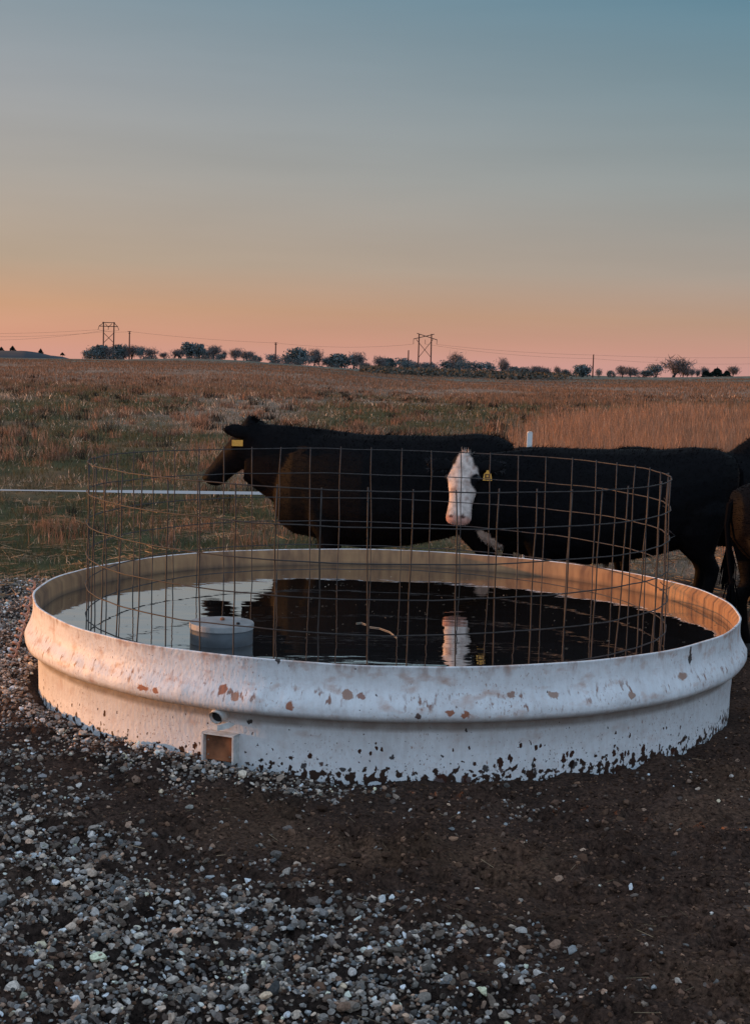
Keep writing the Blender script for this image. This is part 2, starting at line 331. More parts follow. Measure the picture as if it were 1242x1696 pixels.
# ------------------------------------------------------------------ grass, straw
def blades(x, y, h, w, lean, col, name, label, curl=.25, mt=None):
    n = len(x); th = rng.uniform(0, 2 * np.pi, n); z = gzn(x, y) - .01; w = w * rng.uniform(.7, 1.3, n)
    fx, fy = -np.sin(th), np.cos(th); la = rng.uniform(0, 2 * np.pi, n); lx = np.cos(la) * lean * h; ly = np.sin(la) * lean * h
    V = np.empty((n, 5, 3)); cw = w / 2
    V[:, 0] = np.stack([x - fx * cw, y - fy * cw, z], -1); V[:, 1] = np.stack([x + fx * cw, y + fy * cw, z], -1)
    mx_, my_ = x + lx * .4, y + ly * .4; hz = np.sqrt(np.maximum(h * h - (lean * h) ** 2, (.1 * h) ** 2))
    V[:, 2] = np.stack([mx_ + fx * cw * .75, my_ + fy * cw * .75, z + hz * .6], -1); V[:, 3] = np.stack([mx_ - fx * cw * .75, my_ - fy * cw * .75, z + hz * .6], -1)
    V[:, 4] = np.stack([x + lx, y + ly, z + hz * (1 - curl * rng.random(n))], -1)
    b = (np.arange(n) * 5)[:, None]
    # quad as two triangles, then the tip
    F = np.concatenate([b + np.array([0, 1, 2]), b + np.array([0, 2, 3]), b + np.array([3, 2, 4])])
    o = link(name, mesh(name, V.reshape(-1, 3), F, np.repeat(col, 5, 0)), mt or m_grass); tag(o, label, kind='stuff'); return o
def mgrass():
    m = bpy.data.materials.new('grass_blade'); m.use_nodes = True; t = m.node_tree; t.nodes.clear()
    a = N(t, 'ShaderNodeAttribute', attribute_name='Col'); df = N(t, 'ShaderNodeBsdfDiffuse'); tr = N(t, 'ShaderNodeBsdfTranslucent'); mx = N(t, 'ShaderNodeMixShader'); o = N(t, 'ShaderNodeOutputMaterial')
    q = N(t, 'ShaderNodeTexNoise'); q.inputs['Scale'].default_value = 30; g = N(t, 'ShaderNodeTexCoord'); t.links.new(g.outputs['Object'], q.inputs[0])
    r = N(t, 'ShaderNodeMapRange'); t.links.new(q.outputs[0], r.inputs[0]); r.inputs[1].default_value = .3; r.inputs[2].default_value = .7; r.inputs[3].default_value = .75; r.inputs[4].default_value = 1.25
    v = N(t, 'ShaderNodeVectorMath', operation='SCALE'); t.links.new(a.outputs['Color'], v.inputs[0]); t.links.new(r.outputs[0], v.inputs['Scale'])
    t.links.new(v.outputs[0], df.inputs[0]); t.links.new(v.outputs[0], tr.inputs[0]); mx.inputs[0].default_value = .3
    t.links.new(df.outputs[0], mx.inputs[1]); t.links.new(tr.outputs[0], mx.inputs[2]); t.links.new(mx.outputs[0], o.inputs[0]); return m
m_grass = mgrass()
def sample(n, d0, d1, p0=-560, p1=1640):
    dd = d0 * (d1 / d0) ** rng.random(n); px = rng.uniform(p0, p1, n); return (px - 621) / FPX * dd, dd
# short turf
x, y = sample(210000, 10.6, 90); g_, r_ = field(x, y); clump = vn(x, y, .35, 101, 3)
k = (rng.random(len(x)) < np.clip(g_ + .25, 0, 1) * sst(clump, .3, .6)) & (proj(np.stack([x, y, 0 * x], -1))[1] < 955 + 20 * (vn(x, y, .7, 71) - .5)); x, y, g_, clump = x[k], y[k], g_[k], clump[k]
n = len(x); h = rng.uniform(.03, .09, n) * (.6 + clump) * (1 + y / 50); w = np.maximum(.004, y * .00042)
col = mixc(GREEN * 1.25, DRY * .85, rng.random(n) ** 1.2 * (1 - .35 * g_)) * rng.uniform(.5, 1.4, (n, 1)); blades(x, y, h, w, rng.uniform(.1, .8, n), col, 'turf', 'short green turf showing through the dead grass')
# dead grass and litter
x, y = sample(265000, 10.4, 120); g_, r_ = field(x, y); clump = vn(x, y, .5, 111, 3); big = vn(x, y * .6, 2.2, 113, 3)
k = (rng.random(len(x)) < sst(clump, .42, .68) * (1 - .45 * g_)) & (proj(np.stack([x, y, 0 * x], -1))[1] < 962 + 30 * (vn(x, y, .7, 71) - .5)); x, y, g_, clump, big, r_ = [q[k] for q in (x, y, g_, clump, big, r_)]
n = len(x); h = rng.uniform(.04, .15, n) * (.5 + 1.2 * clump) * (.6 + 1.5 * sst(big, .45, .7) * sst(y, 14, 30)); w = np.maximum(.0035, y * .00040)
col = mixc(DRY * 1.45, RED, rng.random(n) * np.clip(.15 + r_, 0, 1)) * rng.lognormal(0, .5, (n, 1)); blades(x, y, h, w, rng.uniform(.4, .98, n), col, 'dead_grass', 'matted brown dead grass and litter across the pasture')
# red tussocks
nt_ = 3200; tx, ty = sample(nt_, 13, 110); keep = (rng.random(nt_) < .25 + .75 * sst(vn(tx, ty * .5, 4, 121, 2), .45, .6)); tx, ty = tx[keep], ty[keep]
pts = [((50, 850), 1), ((62, 775), 1.2), ((325, 830), 1.3), ((280, 800), 1.5), ((300, 770), 1.6), ((345, 745), 1.5), ((240, 715), 1.), ((170, 745), 1.), ((345, 880), .9), ((95, 880), .5), ((420, 880), .7), ((260, 795), 1.1)]
for (p, q), s in pts:
    e = at(p, q, 1.0); t_ = CAMH / (CAMH - e[2]); tx = np.append(tx, e[0] * t_); ty = np.append(ty, t_)
ntu = len(tx); nb = 46; s = np.full(ntu, 1.) * rng.uniform(.5, 1.15, ntu)
x = np.repeat(tx, nb) + rng.normal(0, 1, ntu * nb) * np.repeat(.10 * s + ty * .0012, nb); y = np.repeat(ty, nb) + rng.normal(0, 1, ntu * nb) * np.repeat(.10 * s, nb)
n = len(x); h = rng.uniform(.12, .42, n) * np.repeat(s * np.clip(ty / 22, .75, 1.1), nb) * .9; w = np.maximum(.004, y * .00042)
tcol = mixc(RED * 1.15, np.array([.16, .10, .075]), rng.random(ntu) ** 1.5); dk = (rng.random(ntu) < .30) & (np.arange(ntu) < ntu - 12); tcol[dk] = (.035, .032, .028); col = np.repeat(tcol, nb, 0) * rng.lognormal(0, .35, (n, 1)); blades(x, y, h, w, rng.uniform(.05, .6, n), col, 'tussock_grass', 'reddish brown tussocks of bluestem standing in the pasture')
# tall bluestem stand on the right and the far red grass
x, y = sample(115000, 19, 75, 760, 1640); px = 621 + FPX * x / y; cl_ = vn(x, y, 1.3, 131, 3)
k = rng.random(len(x)) < sst(px + 90 * (vn(x, y, 4, 133) - .5), 790, 990) * sst(cl_, .22, .5) * (1 - sst(y + 20 * sst(px, 1150, 800), 48, 68)) * sst(y - 3 * sst(px, 1100, 850), 18, 22); x, y, cl_ = x[k], y[k], cl_[k]
n = len(x); h = rng.uniform(.35, .8, n) * (.6 + .7 * cl_); w = np.maximum(.005, y * .00040)
col = mixc(RED * 1.25, np.array([.32, .20, .13]), rng.random(n) ** 2) * rng.lognormal(0, .3, (n, 1)); blades(x, y, h, w, rng.uniform(.02, .3, n), col, 'bluestem_grass', 'tall orange brown prairie grass behind the cows on the right', curl=.1)
x, y = sample(150000, 70, 330, -560, 1640); cl_ = vn(x, y * .3, 9, 141, 3); k = rng.random(len(x)) < sst(cl_, .25, .55); x, y, cl_ = x[k], y[k], cl_[k]
n = len(x); h = rng.uniform(.12, .4, n) * (.5 + .8 * cl_); w = y * .00045
col = mixc(RED * .95, np.array([.17, .12, .085]), np.clip(rng.random(n) * .8 + sst(y, 170, 300) * .5, 0, 1)) * rng.lognormal(0, .25, (n, 1)); blades(x, y, h, w, rng.uniform(.02, .4, n), col, 'prairie_grass', 'reddish prairie grass covering the far field')
# straw lying flat
x, y = sample(12600, 10.2, 20); k = rng.random(len(x)) < sst(vn(x, y, .9, 151, 2), .4, .6); x, y = x[k], y[k]
x2, y2 = sample(170, 3.2, 9, 0, 1242); k = np.hypot(x2 - TC[0], y2 - TC[1]) > 2.05; x = np.append(x, x2[k]); y = np.append(y, y2[k])
n = len(x); z = gzn(x, y) + .012; th = rng.uniform(0, np.pi, n); L = rng.uniform(.015, .12, n) * np.where(y < 9, .35, 1); wd = np.where(y < 9, .0012, .003)
dx, dy = np.cos(th) * L, np.sin(th) * L; dz = rng.uniform(-.1, .25, n) * L
V = np.stack([np.stack([x - dx, y - dy, z + .0 * z], -1), np.stack([x + dx, y + dy, z + dz], -1), np.stack([x + dx, y + dy, z + dz + wd * 2], -1), np.stack([x - dx, y - dy, z + wd * 2], -1)], 1)
o = link('straw', mesh('straw', V.reshape(-1, 3), np.arange(n * 4).reshape(-1, 4), np.repeat(np.array([.30, .22, .14]) * rng.lognormal(0, .35, (n, 1)), 4, 0)), m_grass); tag(o, 'loose pale straws lying on the ground', kind='stuff')

exec_sections = True
# ------------------------------------------------------------------ tank
def on_tank(px, py, R=TR):
    dv = at(px, py, 1.0) - np.array([0, 0, CAMH]); o = np.array([-TC[0], -TC[1]]); a = dv[0] ** 2 + dv[1] ** 2; b = 2 * (o @ dv[:2]); c_ = o @ o - R * R
    t = (-b - math.sqrt(b * b - 4 * a * c_)) / (2 * a); p = np.array([0, 0, CAMH]) + dv * t
    return math.atan2(p[1] - TC[1], p[0] - TC[0]), p[2]
RB = TR - .012
prof = [(RB - .022, -.12), (RB - .020, .10), (RB - .018, .256), (RB - .012, .263), (RB + .026, .269), (RB + .040, .280), (RB + .046, .298), (RB + .045, .318), (RB + .039, .340), (RB + .026, .362), (RB + .016, .384), (RB + .010, .402), (RB + .006, .430), (RB + .007, .470), (RB + .009, .500), (RB + .011, RIM - .003), (RB + .009, RIM), (RB + .001, RIM), (RB - .001, RIM - .003)]
iprof = [(RB - .004, .500), (RB - .024, .475), (RB - .028, .25), (RB - .032, .0), (RB - .3, -.04), (0.3, -.05)]
nT = 720; A = np.arange(nT) / nT * 2 * np.pi
def ringV(P):
    V = []
    for r, z in P:
        ph = .006 * np.sin(3 * A + 1) + .004 * np.sin(7 * A + z * 9) + .0025 * np.sin(23 * A + 3 * z) * (z > .25) + .002 * (vn(A * TR * 1., A * 0 + z, .16, 161) - .5) * 2
        dent = (vn(A * TR, A * 0 + z * 1.0, .07, 171, 3) - .5) * .019 * math.exp(-((z - .345) / .035) ** 2)
        rr_ = r + (ph + dent if r > 1 else 0); V.append(np.stack([rr_ * np.cos(A), rr_ * np.sin(A), np.full(nT, z) + (.0015 * np.sin(9 * A) if z > .45 else 0)], -1))
    return np.concatenate(V)
def gridF(m, n):
    i, j = np.meshgrid(np.arange(m - 1), np.arange(n), indexing='ij'); j2 = (j + 1) % n
    return np.stack([i * n + j, i * n + j2, (i + 1) * n + j2, (i + 1) * n + j], -1).reshape(-1, 4)
def uvmesh(name, P):
    me = mesh(name, ringV(P), gridF(len(P), nT), smooth=True); uv = me.uv_layers.new(name='UVMap')
    li = np.empty(len(me.loops), np.int32); me.loops.foreach_get('vertex_index', li)
    aa = A[li % nT].copy(); zz_ = np.array([z for r, z in P])[li // nT]
    first = (np.arange(len(li)) // 4) % nT == nT - 1; aa[first & (li % nT == 0)] = 2 * np.pi
    arr = np.stack([aa * TR, zz_], -1).astype(np.float32); uv.data.foreach_set('uv', arr.ravel()); return me
tank = empty('stock_tank', (TC[0], TC[1], 0)); tag(tank, 'big round low white stock tank with chipped rusty paint, full of dark water', 'stock tank')

def tank_paint():
    m = bpy.data.materials.new('tank_paint'); m.use_nodes = True; t = m.node_tree; b = t.nodes['Principled BSDF']; L = t.links.new
    uv = N(t, 'ShaderNodeUVMap'); uv.uv_map = 'UVMap'; s = N(t, 'ShaderNodeSeparateXYZ'); L(uv.outputs[0], s.inputs[0])
    def mth(op, a, b_=None, clamp=False):
        q = N(t, 'ShaderNodeMath', operation=op); q.use_clamp = clamp
        for i_, v in enumerate((a, b_)):
            if v is None: continue
            if isinstance(v, (int, float)): q.inputs[i_].default_value = v
            else: L(v, q.inputs[i_])
        return q.outputs[0]
    def noise(scale, sx_=1, sy=1, det=5, off=0):
        p = N(t, 'ShaderNodeMapping'); p.inputs['Scale'].default_value = (sx_, sy, 1); p.inputs['Location'].default_value = (off, off, 0); L(uv.outputs[0], p.inputs[0])
        q = N(t, 'ShaderNodeTexNoise'); L(p.outputs[0], q.inputs[0]); q.inputs['Scale'].default_value = scale; q.inputs['Detail'].default_value = det; return q.outputs
    def mr(v, a, b_, c_=0, d_=1):
        q = N(t, 'ShaderNodeMapRange'); q.clamp = True
        if isinstance(v, (int, float)): q.inputs[0].default_value = v
        else: L(v, q.inputs[0])
        for i_, z in enumerate((a, b_, c_, d_)):
            if isinstance(z, (int, float)): q.inputs[1 + i_].default_value = z
            else: L(z, q.inputs[1 + i_])
        return q.outputs[0]
    def mixn(f, a, b_):
        q = N(t, 'ShaderNodeMixRGB'); L(f, q.inputs[0])
        for i_, v in ((1, a), (2, b_)):
            if isinstance(v, tuple): q.inputs[i_].default_value = (*v, 1)
            else: L(v, q.inputs[i_])
        return q.outputs[0]
    v = s.outputs[1]
    col = mixn(mr(noise(3, 1, 2)[0], .35, .7), (.80, .80, .80), (.70, .70, .70))
    col = mixn(mr(noise(26, 1.2, .7, 6)[0], .42, .75, 0, .35), col, (.50, .43, .39))
    col = mixn(mth('MULTIPLY', mr(noise(110, 1, .5, 4, 61)[0], .60, .68), mr(noise(4, 1, 1, 3, 67)[0], .45, .6, .1, .8)), col, (.33, .19, .14))
    # faint vertical runs under the rim and the bulge
    col = mixn(mr(noise(40, 1, .06, 4, 3)[0], .52, .75, 0, .35), col, (.55, .50, .47))
    # rubbed scratches on the bulge
    bulge = mth('MULTIPLY', mr(v, .29, .33), mr(v, .42, .375)); sc1 = mr(noise(48, 1, .45, 8, 7)[0], .55, .63); reg = mr(noise(5.2, 1, 2, 5, 11)[0], .44, .58)
    col = mixn(mth('MULTIPLY', mth('MULTIPLY', sc1, bulge), mth('MULTIPLY', reg, .95)), col, (.26, .13, .09))
    rimr = mr(v, .44, .50); col = mixn(mth('MULTIPLY', mth('MULTIPLY', rimr, mr(noise(22, 1, .5, 5, 17)[0], .5, .68)), .65), col, (.33, .17, .11))
    # blushes of rust
    col = mixn(mth('MULTIPLY', mr(noise(9, 1, 1.6, 5, 23)[0], .55, .72), mth('MULTIPLY', mr(v, .15, .3, .3, 1), .75)), col, (.48, .27, .185))
    # small chips, denser near the ground
    vo = N(t, 'ShaderNodeTexVoronoi'); wv = N(t, 'ShaderNodeVectorMath', operation='MULTIPLY_ADD'); L(noise(60, 1, 1, 3, 5)[1], wv.inputs[0]); wv.inputs[1].default_value = (.02, .02, 0); L(uv.outputs[0], wv.inputs[2])
    pm = N(t, 'ShaderNodeMapping'); pm.inputs['Scale'].default_value = (1, .62, 1); L(wv.outputs[0], pm.inputs[0]); L(pm.outputs[0], vo.inputs[0]); vo.inputs['Scale'].default_value = 42
    sz_ = mth('MULTIPLY', mth('ADD', mr(v, .25, .02, .05, .42), mr(v, .3, .36, 0, .03)), mr(noise(3.0, 1, 2, 4, 31)[0], .42, .62, .05, 1.4))
    rnd = N(t, 'ShaderNodeSeparateXYZ'); L(vo.outputs['Color'], rnd.inputs[0])
    rad_ = mth('MULTIPLY', sz_, mr(rnd.outputs[0], .62, 1, 0, 1.7)); chip = mr(vo.outputs['Distance'], rad_, mth('ADD', rad_, -.03), 0, 1)
    chip = mth('MULTIPLY', chip, mr(rad_, .0, .03)); col = mixn(chip, col, (.055, .022, .014))
    vo2 = N(t, 'ShaderNodeTexVoronoi'); L(wv.outputs[0], vo2.inputs[0]); vo2.inputs['Scale'].default_value = 95; r2 = N(t, 'ShaderNodeSeparateXYZ'); L(vo2.outputs['Color'], r2.inputs[0])
    q2 = mth('MULTIPLY', mr(r2.outputs[0], .72, 1, 0, .42), mr(v, .36, .0, .35, 1)); c2 = mth('MULTIPLY', mr(vo2.outputs['Distance'], q2, mth('ADD', q2, -.08), 0, .9), mr(q2, .0, .04)); col = mixn(c2, col, (.10, .05, .04))
    col = mixn(mth('MULTIPLY', mth('MULTIPLY', mr(v, .212, .232), mr(v, .30, .268)), mr(noise(12, 1, 1, 4, 51)[0], .2, .6, .55, .9)), col, (.30, .255, .225))  # dark band under the bulge: dirt plus painted-in contact shadow
    # bottom splash of mud
    col = mixn(mr(mth('SUBTRACT', noise(30, 1, .9, 6, 41)[0], mr(v, .02, .12, -.02, .22)), .50, .53), col, (.045, .024, .017))
    nd = N(t, 'ShaderNodeVectorMath', operation='MULTIPLY_ADD'); L(noise(45, 1, 1, 4, 2)[1], nd.inputs[0]); nd.inputs[1].default_value = (.034, .034, 0); L(uv.outputs[0], nd.inputs[2])
    off = N(t, 'ShaderNodeVectorMath', operation='SUBTRACT'); L(nd.outputs[0], off.inputs[0]); off.inputs[1].default_value = (.017, .017, 0)
    OR = (.34, .10, .035); DK = (.018, .009, .007); BR = (.065, .022, .013)
    spots = [(247, 1137, 14, 7, OR), (268, 1141, 8, 6, OR), (374, 1141, 9, 12, OR), (395, 1152, 9, 8, (.42, .2, .12)), (483, 1166, 9, 9, OR), (575, 1150, 12, 10, (.36, .2, .14)), (598, 1152, 8, 7, (.30, .14, .1)), (743, 1178, 8, 9, OR), (768, 1181, 9, 8, OR),
             (690, 1185, 6, 6, BR), (1147, 1092, 6, 14, DK), (1147, 1078, 4, 9, BR), (460, 1096, 5, 5, DK), (412, 1183, 3, 3, DK), (411, 1197, 6, 5, DK), (500, 1271, 6, 8, DK), (530, 1268, 5, 7, BR), (566, 1277, 6, 6, DK), (578, 1279, 5, 5, DK),
             (650, 1257, 5, 5, DK), (732, 1295, 15, 12, BR), (775, 1295, 12, 10, BR), (808, 1276, 7, 8, DK), (835, 1280, 6, 6, BR), (888, 1272, 3, 14, DK), (893, 1282, 4, 10, DK), (931, 1282, 6, 5, BR), (957, 1269, 11, 9, DK), (1001, 1279, 6, 5, DK), (1125, 1248, 8, 9, BR), (1120, 1240, 5, 6, DK),
             (118, 1185, 3, 9, BR), (100, 1190, 3, 6, BR), (110, 1170, 2, 6, BR), (735, 1255, 3, 3, DK), (775, 1213, 3, 3, DK), (908, 1237, 3, 3, DK), (845, 1150, 8, 6, (.32, .18, .13)), (915, 1150, 14, 7, (.36, .22, .16)), (1040, 1150, 10, 8, (.34, .2, .14)), (1130, 1120, 14, 9, (.34, .19, .13)), (350, 1262, 3, 3, DK), (430, 1262, 6, 4, DK)]
    for px, py, w_, h_, cc_ in spots:
        a_, z_ = on_tank(px, py); a_ = a_ % (2 * math.pi); u = a_ * TR; dist = 6.0
        sxm = .8 * w_ / FPX * dist / max(.35, abs(math.sin(a_))); szm = .8 * h_ / FPX * dist
        sb = N(t, 'ShaderNodeVectorMath', operation='SUBTRACT'); L(off.outputs[0], sb.inputs[0]); sb.inputs[1].default_value = (u, z_, 0)
        ml = N(t, 'ShaderNodeVectorMath', operation='MULTIPLY'); L(sb.outputs[0], ml.inputs[0]); ml.inputs[1].default_value = (1 / sxm, 1 / szm, 0)
        ln = N(t, 'ShaderNodeVectorMath', operation='LENGTH'); L(ml.outputs[0], ln.inputs[0]); col = mixn(mr(ln.outputs['Value'], 1.05, .8, 0, .92), col, cc_)
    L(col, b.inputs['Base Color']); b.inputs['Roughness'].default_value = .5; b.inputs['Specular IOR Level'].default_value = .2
    hb = mth('ADD', mth('MULTIPLY', noise(60, 1, .6, 6, 9)[0], 1.0), mth('MULTIPLY', chip, -.5)); bp = N(t, 'ShaderNodeBump'); bp.inputs['Strength'].default_value = .5; bp.inputs['Distance'].default_value = .006; L(hb, bp.inputs['Height']); L(bp.outputs[0], b.inputs['Normal'])
    return m
def tank_inner():
    m = bpy.data.materials.new('tank_inside_rust'); m.use_nodes = True; t = m.node_tree; b = t.nodes['Principled BSDF']; L = t.links.new
    uv = N(t, 'ShaderNodeUVMap'); uv.uv_map = 'UVMap'; p = N(t, 'ShaderNodeMapping'); p.inputs['Scale'].default_value = (1, .25, 1); L(uv.outputs[0], p.inputs[0]); q = N(t, 'ShaderNodeTexNoise'); q.inputs['Scale'].default_value = 14; q.inputs['Detail'].default_value = 6; L(p.outputs[0], q.inputs[0])
    r = ramp(t, [(.3, (.13, .062, .032, 1)), (.5, (.26, .135, .062, 1)), (.7, (.35, .19, .085, 1))], q.outputs[0]); s = N(t, 'ShaderNodeSeparateXYZ'); L(uv.outputs[0], s.inputs[0])
    k = N(t, 'ShaderNodeMapRange'); L(s.outputs[1], k.inputs[0]); k.inputs[1].default_value = .385; k.inputs[2].default_value = .43; mx = N(t, 'ShaderNodeMixRGB'); L(k.outputs[0], mx.inputs[0]); mx.inputs[1].default_value = (.05, .035, .025, 1); L(r.outputs[0], mx.inputs[2]); L(mx.outputs[0], b.inputs[0]); b.inputs['Roughness'].default_value = .8; return m
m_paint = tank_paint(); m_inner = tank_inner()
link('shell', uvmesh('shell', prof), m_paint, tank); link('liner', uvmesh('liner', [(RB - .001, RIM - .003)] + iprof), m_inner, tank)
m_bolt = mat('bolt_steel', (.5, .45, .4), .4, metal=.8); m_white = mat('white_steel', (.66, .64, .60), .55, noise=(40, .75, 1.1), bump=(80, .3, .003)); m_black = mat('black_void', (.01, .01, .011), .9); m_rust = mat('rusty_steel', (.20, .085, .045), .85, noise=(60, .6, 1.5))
m_wood = mat('weathered_board', (.27, .10, .042), .85, noise=(14, .35, 1.5), bump=(40, .4, .004))
# bracket with the board, and the torn outlet above it
def frame_at(px, py):
    a_, z_ = on_tank(px, py, TR - .02); n_ = np.array([math.cos(a_), math.sin(a_), 0]); t_ = np.array([-math.sin(a_), math.cos(a_), 0])
    return n_ * (TR - .022) + np.array([0, 0, z_]), t_, n_
o_, t_, n_ = frame_at(369, 1236); ax = [t_, n_, np.array([0, 0, 1.])]
br = MB(); hw, hh = .073, .062
br.box(o_ + n_ * .02 + np.array([0, 0, hh]), (hw + .004, .03, .004), ax); br.box(o_ + n_ * .02 - t_ * hw, (.004, .03, hh), ax); br.box(o_ + n_ * .02 + t_ * hw, (.004, .03, hh), ax)
br.build('bracket_frame', m_white, tank); MB().box(o_ + n_ * .012, (hw - .005, .012, hh - .004), ax).build('wooden_block', m_wood, tank)
for du, dv in ((-.055, .03), (-.055, -.035), (.05, -.035)): MB().tube([o_ + n_ * .022 + t_ * du + [0, 0, dv], o_ + n_ * .030 + t_ * du + [0, 0, dv]], .004, 8).build('bolt', m_bolt, tank)
o2, t2, n2 = frame_at(367, 1181); ax2 = [t2, n2, np.array([0, 0, 1.])]
pp = MB(); pts = [o2 + n2 * .0, o2 + n2 * .035 - np.array([0, 0, .004]), o2 + n2 * .052 - np.array([0, 0, .010])]; pp.tube(pts, [.036, .033, .031], 20, cap=False); pp.tube([p - n2 * 0 for p in pts][::-1], [.027, .028, .030], 20, cap=False); pp.build('outlet_pipe', m_white, tank, smooth=True)
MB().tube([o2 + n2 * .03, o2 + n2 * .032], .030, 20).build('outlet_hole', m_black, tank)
fl = MB(); fl.add([o2 + t2 * a_ + n2 * b_ + np.array([0, 0, c_]) for a_, b_, c_ in ((-.03, .07, -.038), (.02, .075, -.06), (.065, .05, -.048), (.09, .045, -.03), (.06, .052, -.022), (.02, .075, -.036))], [(0, 1, 5), (1, 2, 4, 5), (2, 3, 4)]);
fo = fl.build('bent_flange', m_white, tank); md = fo.modifiers.new('s', 'SOLIDIFY'); md.thickness = .006
# water
WZ = .402
def water_mat():
    m = bpy.data.materials.new('tank_water'); m.use_nodes = True; t = m.node_tree; b = t.nodes['Principled BSDF']; L = t.links.new
    b.inputs['Base Color'].default_value = (.014, .009, .006, 1); b.inputs['Roughness'].default_value = .015; b.inputs['IOR'].default_value = 12.0; b.inputs['Specular IOR Level'].default_value = .5
    g = N(t, 'ShaderNodeTexCoord'); h = None
    for sc_, st, w in ((1.6, (.55, 1, 1), 1.0), (7, (.35, 1, 1), .32), (22, (.3, 1, 1), .07)):
        p = N(t, 'ShaderNodeMapping'); p.inputs['Scale'].default_value = st; L(g.outputs['Object'], p.inputs[0]); q = N(t, 'ShaderNodeTexNoise'); q.inputs['Scale'].default_value = sc_; q.inputs['Detail'].default_value = 1.5; L(p.outputs[0], q.inputs[0])
        k = N(t, 'ShaderNodeMath', operation='MULTIPLY'); L(q.outputs[0], k.inputs[0]); k.inputs[1].default_value = w
        if h is None: h = k.outputs[0]
        else:
            s_ = N(t, 'ShaderNodeMath', operation='ADD'); L(h, s_.inputs[0]); L(k.outputs[0], s_.inputs[1]); h = s_.outputs[0]
    bp = N(t, 'ShaderNodeBump'); bp.inputs['Strength'].default_value = 1; bp.inputs['Distance'].default_value = .0045; L(h, bp.inputs['Height']); L(bp.outputs[0], b.inputs['Normal']); return m
wt = MB(); wt.lathe([(RB - .022, -.02), (RB - .022, 0), (.01, 0)], 180); wo_ = wt.build('water', water_mat(), None, loc=(TC[0], TC[1], WZ)); wo_['kind'] = 'structure'
# specks drifting on the water
n = 420; ra = RB * .97 * np.sqrt(rng.random(n)); th = rng.uniform(0, 2 * np.pi, n); x = TC[0] + ra * np.cos(th); y = TC[1] + ra * np.sin(th); L_s = rng.uniform(.002, .014, n); a2 = rng.uniform(0, np.pi, n); dx, dy = np.cos(a2) * L_s, np.sin(a2) * L_s * .6; wx = rng.uniform(.0012, .003, n)
V = np.stack([np.stack([x - dx, y - dy, 0 * x + WZ + .0015], -1), np.stack([x + wx, y - wx, 0 * x + WZ + .0015], -1), np.stack([x + dx, y + dy, 0 * x + WZ + .003], -1), np.stack([x - wx, y + wx, 0 * x + WZ + .0015], -1)], 1)
o = link('floating_debris', mesh('floating_debris', V.reshape(-1, 3), np.arange(n * 4).reshape(-1, 4), np.repeat(np.array([.16, .13, .10]) * rng.lognormal(0, .6, (n, 1)), 4, 0)), m_grass); tag(o, 'specks of straw and algae drifting on the dark tank water', kind='stuff')
# float cover
fc_ = at(367, 1064, 6.76); fl = empty('float_cover', (fc_[0], 6.76, WZ)); tag(fl, 'round grey metal float cover standing in the water near the front left rim', 'float cover')
MB().lathe([(.152, -.05), (.152, .082)], 48).build('drum', mat('galvanised', (.055, .06, .065), .5, metal=.0, noise=(9, .6, 1.25)), fl, smooth=True)
ld = MB(); ld.lathe([(.1545, .070), (.156, .074), (.156, .094), (.154, .098), (.06, .101), (.01, .102)], 48); ld.build('lid', mat('lid_metal', (.25, .25, .245), .5, metal=.0, noise=(14, .75, 1.15)), fl, smooth=False)
kn = MB(); kn.lathe([(.011, .098), (.011, .112), (.004, .116)], 10, (-.0, .03, 0)); kn.build('lid_knob', m_rust, fl)
kn = MB(); kn.lathe([(.009, .097), (.009, .108), (.003, .11)], 10, (.085, -.06, 0)); kn.build('lid_bolt', m_black, fl)
# floating straws and bubbles
for pts_, lb in (([(612, 1038), (628, 1040), (645, 1046), (657, 1056)], 'curved pale straw floating in the middle of the tank water'), ([(590, 1032), (598, 1031), (606, 1034)], 'short pale straw floating left of the curved one in the tank')):
    P = []
    for a_, b_ in pts_:
        e = at(a_, b_, 1.0); s_ = (CAMH - WZ - .003) / (CAMH - e[2]); P.append((e[0] * s_, s_, WZ + .003))
    o = MB().tube(P, .0018, 5).build('floating_straw', mat('straw_pale', (.30, .25, .19), .8)); tag(o, lb, 'straw')

# ------------------------------------------------------------------ wire cage
CC_ = np.array([.015, 7.394]); CR = 1.5; CT = 1.234
m_wire = mat('rusted_wire', (.030, .024, .021), .65, metal=.0, noise=(25, .55, 1.5), spec=.5)
cage = empty('wire_cage', (CC_[0], CC_[1], 0)); tag(cage, 'cylindrical rusty welded wire cage standing in the tank water', 'wire cage')
def cpt(a_, z, dr=0): 
    r = CR + .012 * math.sin(3 * a_ + 1) + .01 * math.sin(5 * a_ + 2 + z * 2) + (CT - z) * .015 * math.sin(2 * a_) + dr
    return np.array([r * math.cos(a_), r * math.sin(a_), z])
GAP = .0
for k in range(6):
    z = CT - k * .1530; P = []
    jit = [random.gauss(0, .0018) for _ in range(200)]
    for q in range(197):
        a_ = GAP + q / 196 * 2 * math.pi; P.append(cpt(a_, z + jit[q // 4 * 4] * (1 - (q % 4) / 4) + jit[(q // 4 * 4 + 4) % 196] * (q % 4) / 4 + .004 * math.sin(a_ * 2 + k), .002 * math.sin(40 * a_)))
    # loose ends overlap at the seam
    P += [cpt(.03, z - .004, .012), cpt(.05, z - .012 * (k % 3), .035)]
    MB().tube(P, .0030, 6).build('hoop_wire', m_wire, cage, smooth=True)
nv = 49
for k in range(nv):
    a_ = (k + .5) / nv * 2 * math.pi; da = random.gauss(0, .005); top = CT + random.uniform(.004, .016); dr = -.006; P = []
    for q in range(9):
        f = q / 8; z = top * (1 - f) + .03 * f; P.append(cpt(a_ + da * f * 2 + random.gauss(0, .0014), z, dr + random.gauss(0, .0025)))
    MB().tube(P, .0034, 6).build('vertical_wire', m_wire, cage, smooth=True)
